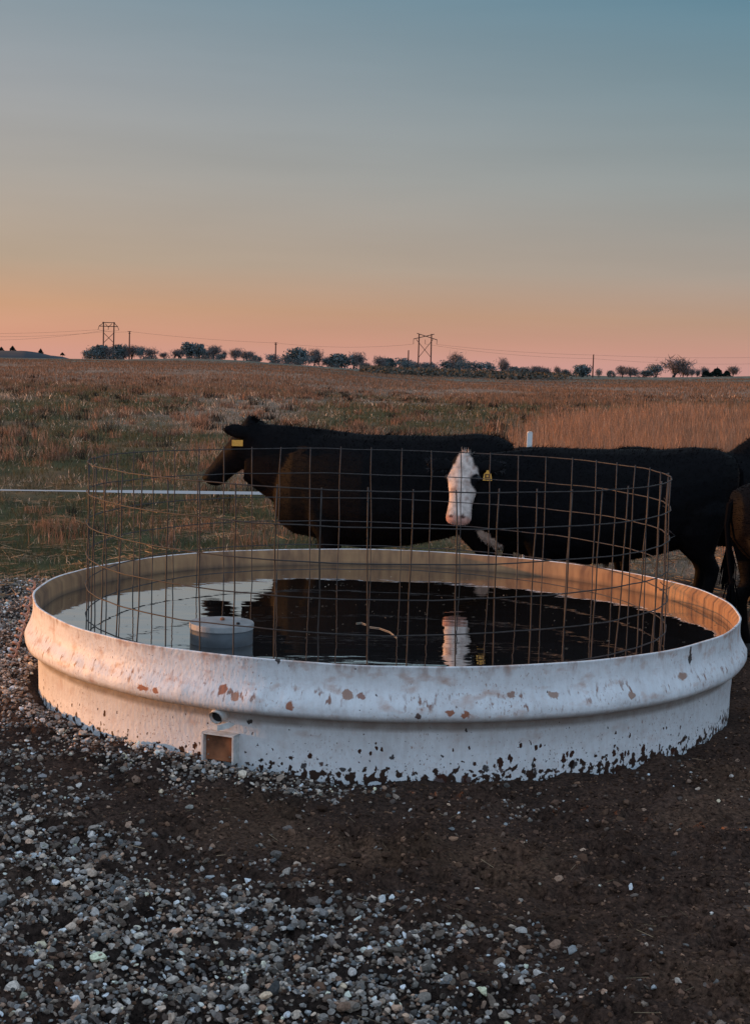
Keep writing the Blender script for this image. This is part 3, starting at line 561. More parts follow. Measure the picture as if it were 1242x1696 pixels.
for k in range(4):
    z = CT - .15 - .15 * k; a_ = random.uniform(-.04, .08); P = [cpt(a_ - .02, z + .02, .005), cpt(a_, z, .03), cpt(a_ + .015, z - .02, .045 + .01 * k % 3), cpt(a_ - .01, z - .03, .02), cpt(a_ - .03, z - .02, -.002)]
    MB().tube(P, .0024, 5).build('wire_tie', m_wire, cage, smooth=True)

# ------------------------------------------------------------------ ribbed hose beside the tank
e0 = at(59, 962, 8.45); e1 = at(27, 1008, 8.0); g0 = float(gz(e1[0], e1[1])); hs = []
hose = MB(); P0 = np.array([e0[0] - .015, e0[1], e0[2]]); P1 = np.array([e1[0] - .02, e1[1] - .05, g0 + .01])
npt = 200
for q in range(npt):
    f = q / (npt - 1); p = P0 * (1 - f) + P1 * f + np.array([0, 0, -.03 * math.sin(f * math.pi)]); th = f * 2 * math.pi * 11; dd = (P1 - P0) / np.linalg.norm(P1 - P0); a_ = np.cross(dd, [0, 0, 1.]); a_ /= np.linalg.norm(a_); b_ = np.cross(a_, dd)
    hs.append(p + .019 * (math.cos(th) * a_ + math.sin(th) * b_))
hose.tube(hs, .0068, 6); hr = hose.build('coiled_hose', mat('hose_pink', (.42, .26, .21), .7, noise=(30, .7, 1.3)), smooth=True); tag(hr, 'ribbed pinkish coil leaning on the far left side of the tank', 'coil')

# ------------------------------------------------------------------ fence
PD = 12.5; m_pw = mat('white_plastic', (.78, .77, .75), .45, noise=(8, .9, 1.05))
def post(px, label, top=716):
    b_ = at(px, top, PD); z0 = float(gz(b_[0], PD)); o = MB(); o.box((0, 0, (b_[2] - z0) / 2 - .1), (.023, .012, (b_[2] - z0) / 2 + .1)); o.tube([(0, 0, b_[2] - z0), (0, 0, b_[2] - z0 + .006)], .02, 8)
    r = o.build('fence_post', m_pw, loc=(b_[0], PD, z0)); tag(r, label, 'fence post'); return b_[0]
xr = post(877, 'slim white fence post standing behind the black cows'); xl = -4.2
r = MB(); r.box((0, 0, .5), (.023, .012, .7)); r = r.build('fence_post', m_pw, loc=(xl, PD, 0)); tag(r, 'slim white fence post at the far left end of the tape', 'fence post')
Pa = []; nq = 80; rb = MB(); V = []
hz0 = at(0, 811, PD)[2]; hz1 = at(445, 816.5, PD)[2]; xa, xb = at(0, 811, PD)[0], at(445, 816, PD)[0]
for q in range(nq + 1):
    x = xl + (xr - xl) * q / nq; z = hz0 + (hz1 - hz0) * (x - xa) / (xb - xa); px = 621 + FPX * x / PD
    wv_ = .0032 + .0085 * float(sst(np.array(px), 120., 230.)) ; tw = math.acos(min(1, wv_ / .019)); V += [(x, PD - .03 - math.sin(tw) * .019, z - wv_), (x, PD - .03 + math.sin(tw) * .019, z + wv_), (x, PD - .027 + math.sin(tw) * .019, z + wv_), (x, PD - .027 - math.sin(tw) * .019, z - wv_)]
F = [(4 * q + k, 4 * q + (k + 1) % 4, 4 * q + 4 + (k + 1) % 4, 4 * q + 4 + k) for q in range(nq) for k in range(4)]; rb.add(V, F); o = rb.build('fence_tape', mat('white_tape', (.46, .42, .40), .5)); tag(o, 'white electric fence tape stretched low across the pasture', 'fence tape')

# ------------------------------------------------------------------ cows
def ring(c, X, Y, n=18, p=2.2):
    out = []
    for k in range(n):
        th = 2 * math.pi * k / n; cx, sy = math.cos(th), math.sin(th)
        out.append(np.asarray(c) + np.asarray(X) * (abs(cx) ** (2 / p)) * (1 if cx >= 0 else -1) + np.asarray(Y) * (abs(sy) ** (2 / p)) * (1 if sy >= 0 else -1))
    return out
def loft(mb, secs, n=18, p=2.2):
    V = []
    for c_, X, Y in secs: V += ring(c_, X, Y, n, p)
    m = len(secs); F = [(i * n + k, i * n + (k + 1) % n, (i + 1) * n + (k + 1) % n, (i + 1) * n + k) for i in range(m - 1) for k in range(n)] + [tuple(range(n))[::-1], tuple((m - 1) * n + k for k in range(n))]
    mb.add(V, F)
def nrm(v): v = np.asarray(v, float); return v / np.linalg.norm(v)
def limb(mb, pts, n=14):
    """pts: (x,y,z, rx, ry)"""
    loft(mb, [((x, y, z), (rx, 0, 0), (0, ry, 0)) for x, y, z, rx, ry in pts], n, 2.0)
m_coat = mat('cow_coat', rough=.62, attr='Col', noise=(30, .75, 1.25), bump=(120, .5, .006), spec=.05)
m_hair = mat('cow_hair', rough=.8, attr='Col', spec=.0)
m_hoof = mat('hoof', (.03, .026, .024), .6); m_eye = mat('cow_eye', (.006, .005, .005), .3, spec=.3); m_tagy = mat('yellow_tag', (.74, .36, .05), .5, noise=(90, .8, 1.1)); m_ink = mat('tag_ink', (.10, .04, .015), .7)
BLACK = np.array([.0044, .0042, .0050])
def cow(label, loc, yaw, sc, poll, face, facen, ears, tint=BLACK, belly=1.0, paint=None, headcol=None, tagside=None, tagofs=None, tailside=.0, udder=False, backfuzz=1.0, neck_drop=0, xs=1.0, ntuft=700, earn=None, fringe=None, K=1.0, MW=1.0):
    """poll: local point of the poll; face: direction poll to nose; facen: direction the forehead looks at"""
    root = empty('cow', loc); root.rotation_euler = (0, 0, yaw); root.scale = (sc * xs, sc, sc)
    tag(root, label, 'cow', 'cattle gathered behind the tank')
    mb = MB(); T = [(-.83, 1.05, .07, .08), (-.80, 1.02, .18, .16), (-.70, .985, .265, .23), (-.55, .94, .325, .27), (-.35, .895, .345, .285), (-.10, .865, .370, .32), (.18, .845, .385, .325), (.42, .86, .375, .275), (.58, .855, .375, .23), (.70, .83, .335, .19), (.80, .80, .24, .13), (.84, .78, .15, .08)]
    S = []
    for x, z, h, w in T:
        top = z + h; bot = z - h * (belly if -.6 < x < .5 else 1); S.append(((x, 0, (top + bot) / 2), (0, w, 0), (0, 0, (top - bot) / 2)))
    loft(mb, S, 22, 2.35)
    mb_t = [((-.60, .11 * s, 1.14), (.10, 0, 0), (0, .06, 0)) for s in (1,)]
    P = np.asarray(poll, float); D = nrm(face); Nn = nrm(np.asarray(facen) - D * np.dot(facen, D)); L_ = np.cross(Nn, D)
    # neck
    a0_ = np.array([.30, 0, .93]); ax0 = nrm(P - a0_); up0 = nrm(np.array([0, 0, 1.]) - ax0 * ax0[2]); nb_ = P - Nn * .05 - up0 * .16; nmid = .04; segs = []
    for f in np.linspace(0, 1, 7):
        c_ = a0_ * (1 - f) + nb_ * f + np.array([0, 0, -.03 * math.sin(math.pi * f)]) ; ax_ = nrm(nb_ - a0_); upv = nrm(np.array([0, 0, 1.]) - ax_ * ax_[2] + 1e-6); lat = np.cross(ax_, upv)
        hu = .33 * (1 - f) + .215 * f + nmid * math.sin(math.pi * f); hw_ = .20 * (1 - f) + .10 * f; c_ = c_ - upv * (.02 + neck_drop * (1 - abs(2 * f - 1))) * 1.0
        segs.append((c_, lat * hw_, upv * hu))
    loft(mb, segs, 18, 2.1)
    hs_ = [(-.03, .055, .06), (.0, .085, .085), (.06, .108, .105), (.14, .112, .120), (.21, .112, .122), (.29, .090, .105), (.37, .075, .090), (.44, .074, .082), (.49, .078, .078), (.525, .072, .066), (.55, .05, .045)]
    loft(mb, [(P + K * (D * t_ + Nn * (.085 - dd - .012 * t_)), K * L_ * w * (1 + (MW - 1) * float(sst(t_, .26, .46))), K * Nn * dd) for t_, w, dd in hs_], 18, 2.3)
    for s in (1, -1):  # cheeks, brow, nostril wings
        loft(mb, [(P + K * (D * t_ + L_ * s * .055 + Nn * (-.07)), K * L_ * w, K * Nn * dd) for t_, w, dd in ((.06, .02, .03), (.12, .045, .085), (.21, .048, .09), (.33, .02, .04))], 12)
        loft(mb, [(P + K * (D * t_ + L_ * s * .095 + Nn * .035), K * L_ * w, K * Nn * w) for t_, w in ((.13, .008), (.16, .022), (.19, .024), (.215, .008))], 10)
        loft(mb, [(P + K * (D * t_ + L_ * s * .048 + Nn * .035), K * L_ * w, K * Nn * w) for t_, w in ((.44, .01), (.475, .026), (.505, .026), (.53, .01))], 10)
    EB = []
    for s, (dirv, ln) in zip((1, -1), ears):
        dv = nrm(np.array(dirv)); b_ = P + K * (D * .045 + L_ * s * .085 - Nn * .01); wv = nrm(np.cross(dv, Nn if earn is None else np.array(earn, float))); th_ = nrm(np.cross(dv, wv))
        loft(mb, [(b_ + dv * ln * f, wv * w, th_ * .016) for f, w in ((0, .02), (.15, .035), (.4, .055), (.65, .055), (.85, .037), (1.0, .012))], 12, 2.0); EB.append((b_, dv, ln, wv, s))
    for s in (1, -1):
        k = s
        limb(mb, [(.50, .13 * k, .98, .15, .08), (.50, .16 * k, .80, .15, .09), (.47, .165 * k, .62, .105, .08), (.44, .155 * k, .48, .068, .058), (.45, .15 * k, .37, .052, .05), (.455, .148 * k, .33, .046, .044), (.45, .147 * k, .20, .034, .032), (.46, .147 * k, .13, .04, .037), (.475, .147 * k, .07, .036, .036), (.485, .147 * k, .045, .04, .04)])
        limb(mb, [(-.55, .13 * k, 1.0, .20, .10), (-.56, .165 * k, .82, .20, .11), (-.55, .17 * k, .66, .155, .095), (-.585, .16 * k, .52, .088, .065), (-.655, .15 * k, .425, .062, .046), (-.665, .148 * k, .37, .045, .038), (-.640, .146 * k, .22, .034, .032), (-.625, .146 * k, .13, .04, .037), (-.60, .146 * k, .07, .036, .036), (-.59, .146 * k, .045, .04, .04)])
    tmp = bpy.data.objects.new('tmp', mb.mesh('tmp')); COL.objects.link(tmp)
    r_ = tmp.modifiers.new('r', 'REMESH'); r_.mode = 'VOXEL'; r_.voxel_size = .0125; s_ = tmp.modifiers.new('s', 'SMOOTH'); s_.factor = .5; s_.iterations = 5
    dg = bpy.context.evaluated_depsgraph_get(); me = bpy.data.meshes.new_from_object(tmp.evaluated_get(dg)); tm = tmp.data; bpy.data.objects.remove(tmp); bpy.data.meshes.remove(tm)
    V = np.empty(len(me.vertices) * 3, np.float32); me.vertices.foreach_get('co', V); V = V.reshape(-1, 3).astype(float); NN = np.empty(len(me.vertices) * 3, np.float32); me.vertices.foreach_get('normal', NN); NN = NN.reshape(-1, 3).astype(float)
    C_ = np.tile(tint, (len(V), 1)); q = V - P; tt = q @ D / K; ss = q @ L_ / K; nn_ = q @ Nn / K
    br_ = sst(vn(V[:, 0] + 5, V[:, 2] + V[:, 1], .28, 201, 3), .5, .8); C_ = mixc(C_, np.array([.0056, .0042, .0042]), br_ * .6)
    if paint: C_ = paint(V, NN, C_, tt, ss, nn_)
    c4 = np.ones((len(V), 4), np.float32); c4[:, :3] = C_; at_ = me.color_attributes.new('Col', 'FLOAT_COLOR', 'POINT'); at_.data.foreach_set('color', c4.ravel())
    me.polygons.foreach_set('use_smooth', np.ones(len(me.polygons), bool)); me.name = 'body'; link('body', me, m_coat, root)
    # coat hair: short tapering strands
    nh = 16000; idx = rng.integers(0, len(V), nh); p = V[idx]; nr_ = NN[idx]; upm = np.clip(nr_[:, 2], 0, 1); headm = (tt[idx] > .03) & (tt[idx] < .56) & (np.abs(ss[idx]) < .15) & (np.abs(nn_[idx]) < .2)
    ln = rng.uniform(.010, .024, nh) * (1 + 1.1 * upm * backfuzz * sst(vn(p[:, 0], p[:, 1], .07, 211, 2), .4, .8)); ln = np.where(headm, ln * .55, ln); ln[p[:, 2] < .45] *= .5
    flow = np.array([-.9, 0, -.45]); dv = nr_ * .75 + flow * .6 + rng.normal(0, .32, (nh, 3)); dv = np.where(headm[:, None], nr_ * .35 + D * .9 + rng.normal(0, .15, (nh, 3)), dv); dv /= np.linalg.norm(dv, axis=1)[:, None]
    sd = np.cross(dv, rng.normal(size=(nh, 3))); sd /= np.linalg.norm(sd, axis=1)[:, None]
    HV = np.stack([p - sd * .0022 - nr_ * .004, p + sd * .0022 - nr_ * .004, p + dv * ln[:, None]], 1).reshape(-1, 3); HC = np.repeat(C_[idx] * rng.uniform(.7, 1.5, (nh, 1)), 3, 0)
    # poll tuft and ear fringe
    nt2 = ntuft; sd0 = rng.normal(0, 1, (nt2, 3)); b_ = P + np.outer(rng.uniform(-.03, .035, nt2), D) + np.outer(rng.normal(0, .028 * K ** 4, nt2), L_) + np.outer(rng.uniform(0, .05, nt2), Nn)
    dv = Nn * .3 - D * .85 + rng.normal(0, .35, (nt2, 3)); dv /= np.linalg.norm(dv, axis=1)[:, None]; sd = np.cross(dv, sd0); sd /= np.linalg.norm(sd, axis=1)[:, None]; l2 = rng.uniform(.02, .055, nt2)[:, None]
    HV = np.concatenate([HV, np.stack([b_ - sd * .002, b_ + sd * .002, b_ + dv * l2], 1).reshape(-1, 3)]); HC = np.concatenate([HC, np.tile(headcol if headcol is not None else tint * 1.2, (nt2 * 3, 1))])
    for (b0, dvv, eln, wv, s) in EB:
        ne = 260 if fringe is None else 110; f = rng.uniform(.2, 1, ne)[:, None]; b_ = b0 + dvv * eln * f + wv * rng.uniform(-.045, .045, (ne, 1)); dv = dvv * .5 + wv * rng.choice([-1, 1], (ne, 1)) * .5 + rng.normal(0, .3, (ne, 3)); dv /= np.linalg.norm(dv, axis=1)[:, None]; sd = np.cross(dv, Nn); sd /= np.linalg.norm(sd, axis=1)[:, None] + 1e-9
        HV = np.concatenate([HV, np.stack([b_ - sd * .0018, b_ + sd * .0018, b_ + dv * rng.uniform(.015, .035, (ne, 1))], 1).reshape(-1, 3)]); HC = np.concatenate([HC, np.tile(tint * 1.3 if fringe is None else np.array(fringe), (ne * 3, 1))])
    link('coat_hair', mesh('coat_hair', HV, np.arange(len(HV)).reshape(-1, 3), HC), m_hair, root)
    for x, s in ((.49, 1), (.49, -1), (-.585, 1), (-.585, -1)):
        hb = MB(); loft(hb, [((x - .005, .147 * s, .062), (.040, 0, 0), (0, .038, 0)), ((x + .005, .147 * s, .03), (.052, 0, 0), (0, .046, 0)), ((x + .01, .147 * s, -.005), (.062, 0, 0), (0, .052, 0))], 14); hb.build('hoof', m_hoof, root, smooth=False)
    for s in (1, -1):
        e = P + K * (D * .165 + L_ * s * .108 + Nn * .025); b2 = bmesh.new(); bmesh.ops.create_uvsphere(b2, u_segments=12, v_segments=8, radius=.021, matrix=Matrix.Translation(e)); em = bpy.data.meshes.new('eye'); b2.to_mesh(em); b2.free(); em.polygons.foreach_set('use_smooth', np.ones(len(em.polygons), bool)); link('eye', em, m_eye, root)
    tl = MB(); tl.tube([(-.78, 0, 1.13), (-.84, tailside, 1.09), (-.855, tailside, .95), (-.83, tailside, .70), (-.80, tailside * 1.2, .52)], [.035, .030, .022, .016, .014], 8)
    for _ in range(60):
        a_, b_ = random.gauss(0, .018), random.gauss(0, .018); tl.tube([(-.80 + a_ * .3, tailside + b_ * .3, .56), (-.80 + a_, tailside + b_, .42), (-.79 + a_ * 1.2, tailside + b_ * 1.3, random.uniform(.24, .34))], [.004, .005, .001], 4)
    tc_ = tl.mesh('tail', False); cc4 = np.tile(np.array([*(tint * 1.1), 1], np.float32), (len(tc_.vertices), 1)); ta = tc_.color_attributes.new('Col', 'FLOAT_COLOR', 'POINT'); ta.data.foreach_set('color', cc4.ravel()); link('tail', tc_, m_hair, root)
    if udder:
        ub = MB(); loft(ub, [((-.42, 0, .60), (.07, 0, 0), (0, .07, 0)), ((-.44, 0, .52), (.13, 0, 0), (0, .11, 0)), ((-.46, 0, .46), (.12, 0, 0), (0, .10, 0)), ((-.47, 0, .42), (.07, 0, 0), (0, .06, 0))], 16)
        for a_, b_ in ((-.53, .05), (-.53, -.05), (-.42, .05), (-.42, -.05)): ub.tube([(a_, b_, .45), (a_, b_, .385)], [.016, .010], 8)
        ub.build('udder', mat('udder_skin', (.26, .19, .17), .7, noise=(40, .8, 1.2)), root, smooth=True)
    if tagside is not None:
        b0, dvv, eln, wv, s = EB[tagside]; c_ = b0 + dvv * eln * .55 + np.asarray(tagofs[0]); U_ = nrm(tagofs[1]); Wd = nrm(tagofs[2]); nn2 = np.cross(Wd, U_)
        tg = MB(); hs2 = [(.040, .007), (.028, .009), (.016, .022), (-.030, .029)] if tagofs[3] == 'bell' else [(.022, .038), (-.022, .038)]
        for (h0, w0), (h1, w1) in zip(hs2[:-1], hs2[1:]):
            q_ = [c_ + U_ * h0 - Wd * w0, c_ + U_ * h0 + Wd * w0, c_ + U_ * h1 + Wd * w1, c_ + U_ * h1 - Wd * w1]; tg.add([v + nn2 * .0015 for v in q_] + [v - nn2 * .0015 for v in q_], [(0, 1, 2, 3), (7, 6, 5, 4), (0, 4, 5, 1), (1, 5, 6, 2), (2, 6, 7, 3), (3, 7, 4, 0)])
        tgo = tg.build('ear_tag', m_tagy, root)
        if tagofs[3] == 'bell':
            nk = MB(); 
            for dx, dz, w, h in ((-.012, .002, .004, .014), (.010, .002, .004, .014), (.0, .012, .010, .003), (0, -.010, .010, .003), (-.002, -.022, .012, .002)): nk.box(c_ + Wd * dx + U_ * dz, (w, .0035, h), [Wd, nn2, U_])
            nk.build('tag_number', m_ink, tgo)
    return root
# left cow, walking away to the left
def paint_left(V, NN, C, tt, ss, nn_):
    h = sst(tt, .05, .14) * (tt < .6) * (np.abs(ss) < .2); C = mixc(C, np.array([.010, .0055, .005]), h * .45 * (1 - sst(tt, .36, .46)))
    return C
cow('black cow in side view on the left, head low and turned left', (.14, 10.35, float(gz(.12, 10.3))), R_(180 - 9), 1.03, (1.00, -.02, 1.265), (.60, -.05, -.80), (.80, .1, .45), (((.88, .50, .12), .20), ((-.1, -.9, .35), .15)), paint=paint_left, tagside=0, tagofs=((-.02, .03, -.085), (0, 0, 1), (.95, .3, 0), 'flat'), backfuzz=1.6, belly=1.13, neck_drop=.0, xs=1.03, earn=(0, 1, .15))
# white faced cow looking at the camera
def paint_face(V, NN, C, tt, ss, nn_):
    WH = np.array([.52, .43, .375]); e = (vn(V[:, 0] * 1.0 + 3, V[:, 2], .05, 221, 3) - .5) * .05
    wid = np.interp(tt, [-.06, 0, .06, .13, .19, .26, .34, .44, .52], [.02, .045, .072, .108, .13, .118, .112, .15, .15]) + .03 * sst(ss, 0, .05) * sst(tt, .24, .36)
    m = sst(wid - np.abs(ss) + e, -.008, .008) * (np.abs(ss) < np.interp(tt, [-.1, .03, .1], [.07, .085, .2])) * sst(nn_ + e + .35 * sst(tt, .25, .45) * .35, -.05, -.02) * (tt > -.07) * (tt < .6)
    eye = np.exp(-(((tt - .195) / .062) ** 2 + ((ss - .112 * EYES) / .05) ** 2) ** 1.6 * .7) ; eye = np.maximum(eye, .9 * np.exp(-(((tt - .20) / .035) ** 2 + ((ss + .125 * EYES) / .03) ** 2))); m = m * (1 - sst(eye + e, .35, .55))
    C = mixc(C, mixc(WH, np.array([.22, .13, .10]), sst(vn(V[:, 0] * 2.2, V[:, 2], .05, 223, 4), .5, .85) * .75) * (.85 + .3 * vn(V[:, 0], V[:, 2], .012, 224)[:, None]), m)
    nose = sst(tt, .485, .515) * sst(nn_ + .3 * e, -.04, .0); C = mixc(C, np.array([.40, .20, .15]), nose * .9)
    no = np.minimum(np.hypot((tt - .505) / .014, (np.abs(ss) - .042) / .015), 9); C = mixc(C, np.array([.05, .02, .015]), (1 - sst(no, .7, 1.3)) * (nn_ > -.03))
    ch = sst(.10 - np.hypot((V[:, 0] - .76) / 1.0, V[:, 2] - .57) + e, -.01, .02) * (V[:, 0] > .5) * (np.abs(V[:, 1]) < .12 + e); return mixc(C, WH, ch)
EYES = 1
cow('black cow with a white face and yellow ear tag, looking at the camera', (1.64, 9.98, float(gz(1.64, 10))), R_(180), 1.0, (.935, .32, 1.150), (.10, .42, -.88), (.22, .92, .30), (((-.95, .12, -.02), .17), ((.95, .1, -.02), .17)), paint=paint_face, headcol=np.array([.50, .42, .37]), ntuft=260, fringe=(.035, .034, .036), K=.87, MW=1.18, tagside=0, tagofs=((.03, .03, -.065), (0, 0, 1), (-1, .05, 0), 'bell'), belly=1.16, xs=1.1)
# cow behind at the right, head up and nearly all out of the picture
cow('black cow behind the others at the right edge, only its back and ear tip showing', (2.56, 11.0, float(gz(2.5, 11))), R_(2), .955, (.72, .0, 1.55), (.7, .1, -.6), (.5, .1, .85), (((-.95, .35, .05), .24), ((-.8, -.5, .15), .20)))
# brown tinged cow at the edge
def paint_brown(V, NN, C, tt, ss, nn_): return mixc(C, np.array([.0058, .0040, .0040]), sst(vn(V[:, 0], V[:, 2], .3, 231, 2), .2, .6) * .8)
cow('dark brown tinged cow cut by the right edge of the photo, closest to the tank', (2.97, 8.95, float(gz(3.0, 9))), R_(6), .88, (1.1, 0, 1.15), (.6, 0, -.8), (.8, 0, .6), (((0, .9, .1), .17), ((0, -.9, .1), .17)), paint=paint_brown)

# ------------------------------------------------------------------ far things: poles, wires, trees, hill
FD = 620.0; MPP = FD / FPX
def base_at(px, D_=FD):
    x = (px - 621) / FPX * D_; return np.array([x, D_, float(gz(x, D_))])
m_pole = mat('creosote_pole', (.085, .04, .032), .9); m_ins = mat('insulator', (.10, .06, .05), .6); m_line = mat('cable', (.10, .065, .06), .7)
def rel(b, px, py, D_=FD, dy=0):
    p = at(px, py, D_ + dy); return p - b
# pylon on the left
def pylon(label, pl, pr, top, poles, arms, braces, ins):
    b = base_at((pl + pr) / 2); r = empty('power_pylon', tuple(b)); tag(r, label, 'power pylon', 'wooden two pole pylons on the skyline')
    for (x0, y0, x1, y1) in poles: MB().tube([rel(b, x0, y0), rel(b, x1, y1) - [0, 0, 1.5]], [.26, .33], 8).build('pole', m_pole, r)
    for (x0, y0, x1, y1) in arms: MB().tube([rel(b, x0, y0, dy=-.3), rel(b, x1, y1, dy=-.3)], .19, 6).build('crossarm', m_pole, r)
    for (x0, y0, x1, y1) in braces: MB().tube([rel(b, x0, y0, dy=-.1), rel(b, x1, y1, dy=.1)], .14, 6).build('brace', m_pole, r)
    for (x0, y0, x1, y1) in ins: MB().tube([rel(b, x0, y0, dy=-.3), rel(b, x1, y1, dy=-.3)], .12, 6).build('insulator', m_ins, r)
pylon('two pole wooden power pylon with a flat top bar, at the left of the skyline', 171, 189, 533, [(172, 533, 171.5, 601), (189.5, 533.5, 188, 601)], [(170, 534, 191, 534.6), (164.5, 540, 195.5, 541)],
      [(173, 552, 188, 567), (188.5, 552, 173, 567), (172.5, 534.5, 164.5, 540), (189, 534.5, 195.5, 541), (175, 536, 180, 542), (186, 536, 180, 542)], [(164.5, 540, 163, 546), (195.5, 541, 197.5, 547), (180, 541, 180, 546)])
pylon('two pole wooden power pylon with slanting crossed arms, right of centre on the skyline', 692, 714, 553, [(694, 553, 691.5, 629), (714.5, 553, 712.5, 629)], [(690.5, 552, 724, 563), (719, 553.5, 684.5, 561.5)],
      [(689, 562, 713.5, 592), (717, 562, 693, 592)], [(684.8, 562, 684.5, 570), (723.5, 563, 723, 570.5), (704, 562.5, 704, 570)])
def upole(px, py0, lab, arms=()):
    b = base_at(px); r = empty('utility_pole', tuple(b)); tag(r, lab, 'utility pole', 'single utility poles on the skyline'); MB().tube([rel(b, px, py0), np.array([rel(b, px, py0)[0], 0, -1.5])], [.25, .34], 8).build('pole', m_pole, r)
    for py, w in arms: MB().tube([rel(b, px - w, py, dy=-.3), rel(b, px + w, py, dy=-.3)], .13, 6).build('crossarm', m_pole, r)
upole(215, 548.5, 'single utility pole just right of the flat topped pylon', [(549, 3), (552, 2)]); upole(457, 567, 'single utility pole rising above the trees left of centre', [(568, 3), (570.5, 2.2)])
upole(676.5, 580, 'short single utility pole left of the crossed arm pylon', []); upole(982.5, 587, 'single utility pole alone on the right of the skyline', [])
def cable(pts, lab, sag=.0):
    P = []
    for (x0, y0), (x1, y1) in zip(pts[:-1], pts[1:]):
        for q in range(17):
            f = q / 16; P.append(at(x0 + (x1 - x0) * f, y0 + (y1 - y0) * f + sag * 4 * f * (1 - f), FD - .3))
    o = MB().tube(P, .034, 4).build('power_line', m_line); tag(o, lab, 'power line', 'power lines along the skyline')
cable([(-60, 552), (163, 546), (215, 549), (457, 568)], 'topmost power line running from the left edge to the pole left of centre', 2.5)
cable([(-60, 556), (197.5, 547)], 'upper power line from the left edge to the right arm of the flat topped pylon', 5)
cable([(-60, 563), (180, 546)], 'lower power line from the left edge to the middle of the flat topped pylon', 6)
cable([(457, 568), (684.5, 570)], 'power line from the pole left of centre to the crossed arm pylon', 6)
cable([(723, 570.5), (982.5, 588), (1300, 591)], 'upper power line from the crossed arm pylon off to the right edge', 3)
cable([(704, 570), (982.5, 594), (1300, 601)], 'lower power line from the crossed arm pylon off to the right edge', 5)

def tree_proto(seed, kind):
    rd = random.Random(seed); nr2 = np.random.default_rng(seed); tr_ = MB(); tips = []
    def grow(p, dvec, ln, r, lev):
        q = p + dvec * ln; tr_.tube([p, (p + q) / 2 + nr2.normal(0, ln * .03, 3), q], [r, r * .85, r * .65], 5, cap=False)
        if lev >= (1 if kind != 'bare' else 2): tips.append((p * .5 + q * .5, ln * .5))
        if lev >= 4: tips.append((q, ln)); return
        for _ in range(rd.choice((2, 3, 3)) if lev else 4):
            a_ = rd.uniform(0, 2 * math.pi); sp_ = rd.uniform(.3, .75) if lev else rd.uniform(.3, .9); nd_ = nrm(dvec + sp_ * np.array([math.cos(a_), math.sin(a_), rd.uniform(.0, .7)])); grow(q, nd_, ln * rd.uniform(.62, .86), r * .6, lev + 1)
    if kind == 'cedar':
        tr_.tube([(0, 0, -.5), (0, 0, 1.2)], [.03, .02], 6); n = 1500; h = nr2.random(n) ** .8; rr_ = .40 * (1 - h) ** .8 * (.55 + .45 * nr2.random(n) ** .4) + .02; a_ = nr2.uniform(0, 2 * np.pi, n); rr_ *= 1 + .25 * np.sin(a_ * 3 + h * 9); c_ = np.stack([rr_ * np.cos(a_), rr_ * np.sin(a_), h * .95 + .03], -1); s_ = .05
    else:
        nst = {'bare': 1, 'leafy': 1, 'bushy': 4, 'shrub': 6}[kind]
        for q in range(nst):
            tilt = 0 if nst == 1 else .5; grow(np.array([0, 0, -.06]), nrm([nr2.normal(0, .1 + tilt), nr2.normal(0, .1 + tilt), 1]), {'bare': .13, 'leafy': .11, 'bushy': .22, 'shrub': .2}[kind], .03 / math.sqrt(nst), 0 if nst == 1 else 1)
        per = {'bare': 6, 'leafy': 9, 'bushy': 7, 'shrub': 7}[kind]; s_ = {'bare': .020, 'leafy': .026, 'bushy': .024, 'shrub': .026}[kind]; sp_ = {'bare': .075, 'leafy': .085, 'bushy': .10, 'shrub': .10}[kind]
        tips = [t_ for t_ in tips if rd.random() > (.30 if kind != 'bare' else .1)]; c_ = np.concatenate([t_[0] + nr2.normal(0, sp_, (per, 3)) * [1, 1, .8] for t_ in tips])
    n = len(c_); u_ = nr2.normal(size=(n, 3)); u_[:, 2] += (1.2 if kind == 'bare' else .5) * (kind != 'cedar'); u_ /= np.linalg.norm(u_, axis=1)[:, None]; v_ = np.cross(u_, nr2.normal(size=(n, 3))); v_ /= np.linalg.norm(v_, axis=1)[:, None]; k_ = nr2.uniform(.6, 1.5, (n, 1)) * s_
    el_ = 3.2 if kind == 'bare' else 1.7
    V = np.stack([c_ - u_ * k_ * el_, c_ + v_ * k_ * (.25 if kind == 'bare' else .6), c_ + u_ * k_ * el_, c_ - v_ * k_ * (.25 if kind == 'bare' else .6)], 1).reshape(-1, 3)
    allv = np.concatenate([V, np.array(tr_.v)]); top = np.percentile(allv[:, 2], 98.8); wd = np.percentile(np.abs(allv[:, 0]), 90) * 2
    cb = {'bare': (.15, .125, .12), 'leafy': (.10, .125, .128), 'bushy': (.115, .14, .145), 'shrub': (.13, .14, .135), 'cedar': (.016, .026, .022)}[kind]
    kp = c_[:, 2] < top * 1.04; V = V.reshape(-1, 4, 3)[kp].reshape(-1, 3); n = int(kp.sum()); sc3 = np.array([1 / wd, 1 / wd, 1 / top]); V = V * sc3; tr_.v = [tuple(np.array(q) * sc3) for q in tr_.v]
    cme = mesh('crown', V, np.arange(n * 4).reshape(-1, 4), np.repeat(np.array(cb) * nr2.lognormal(0, .35, (n, 1)), 4, 0)); cme.materials.append(m_leaf); tme = tr_.mesh('trunk'); tme.materials.append(m_bark); return cme, tme
m_leaf = mat('tree_foliage', rough=.9, attr='Col', spec=.1); m_bark = mat('tree_bark', (.055, .042, .038), .95)
PRO = {k: [tree_proto(s + q, k) for q in range(c_)] for k, s, c_ in (('bare', 10, 4), ('leafy', 30, 3), ('bushy', 50, 4), ('cedar', 70, 2), ('shrub', 90, 3))}
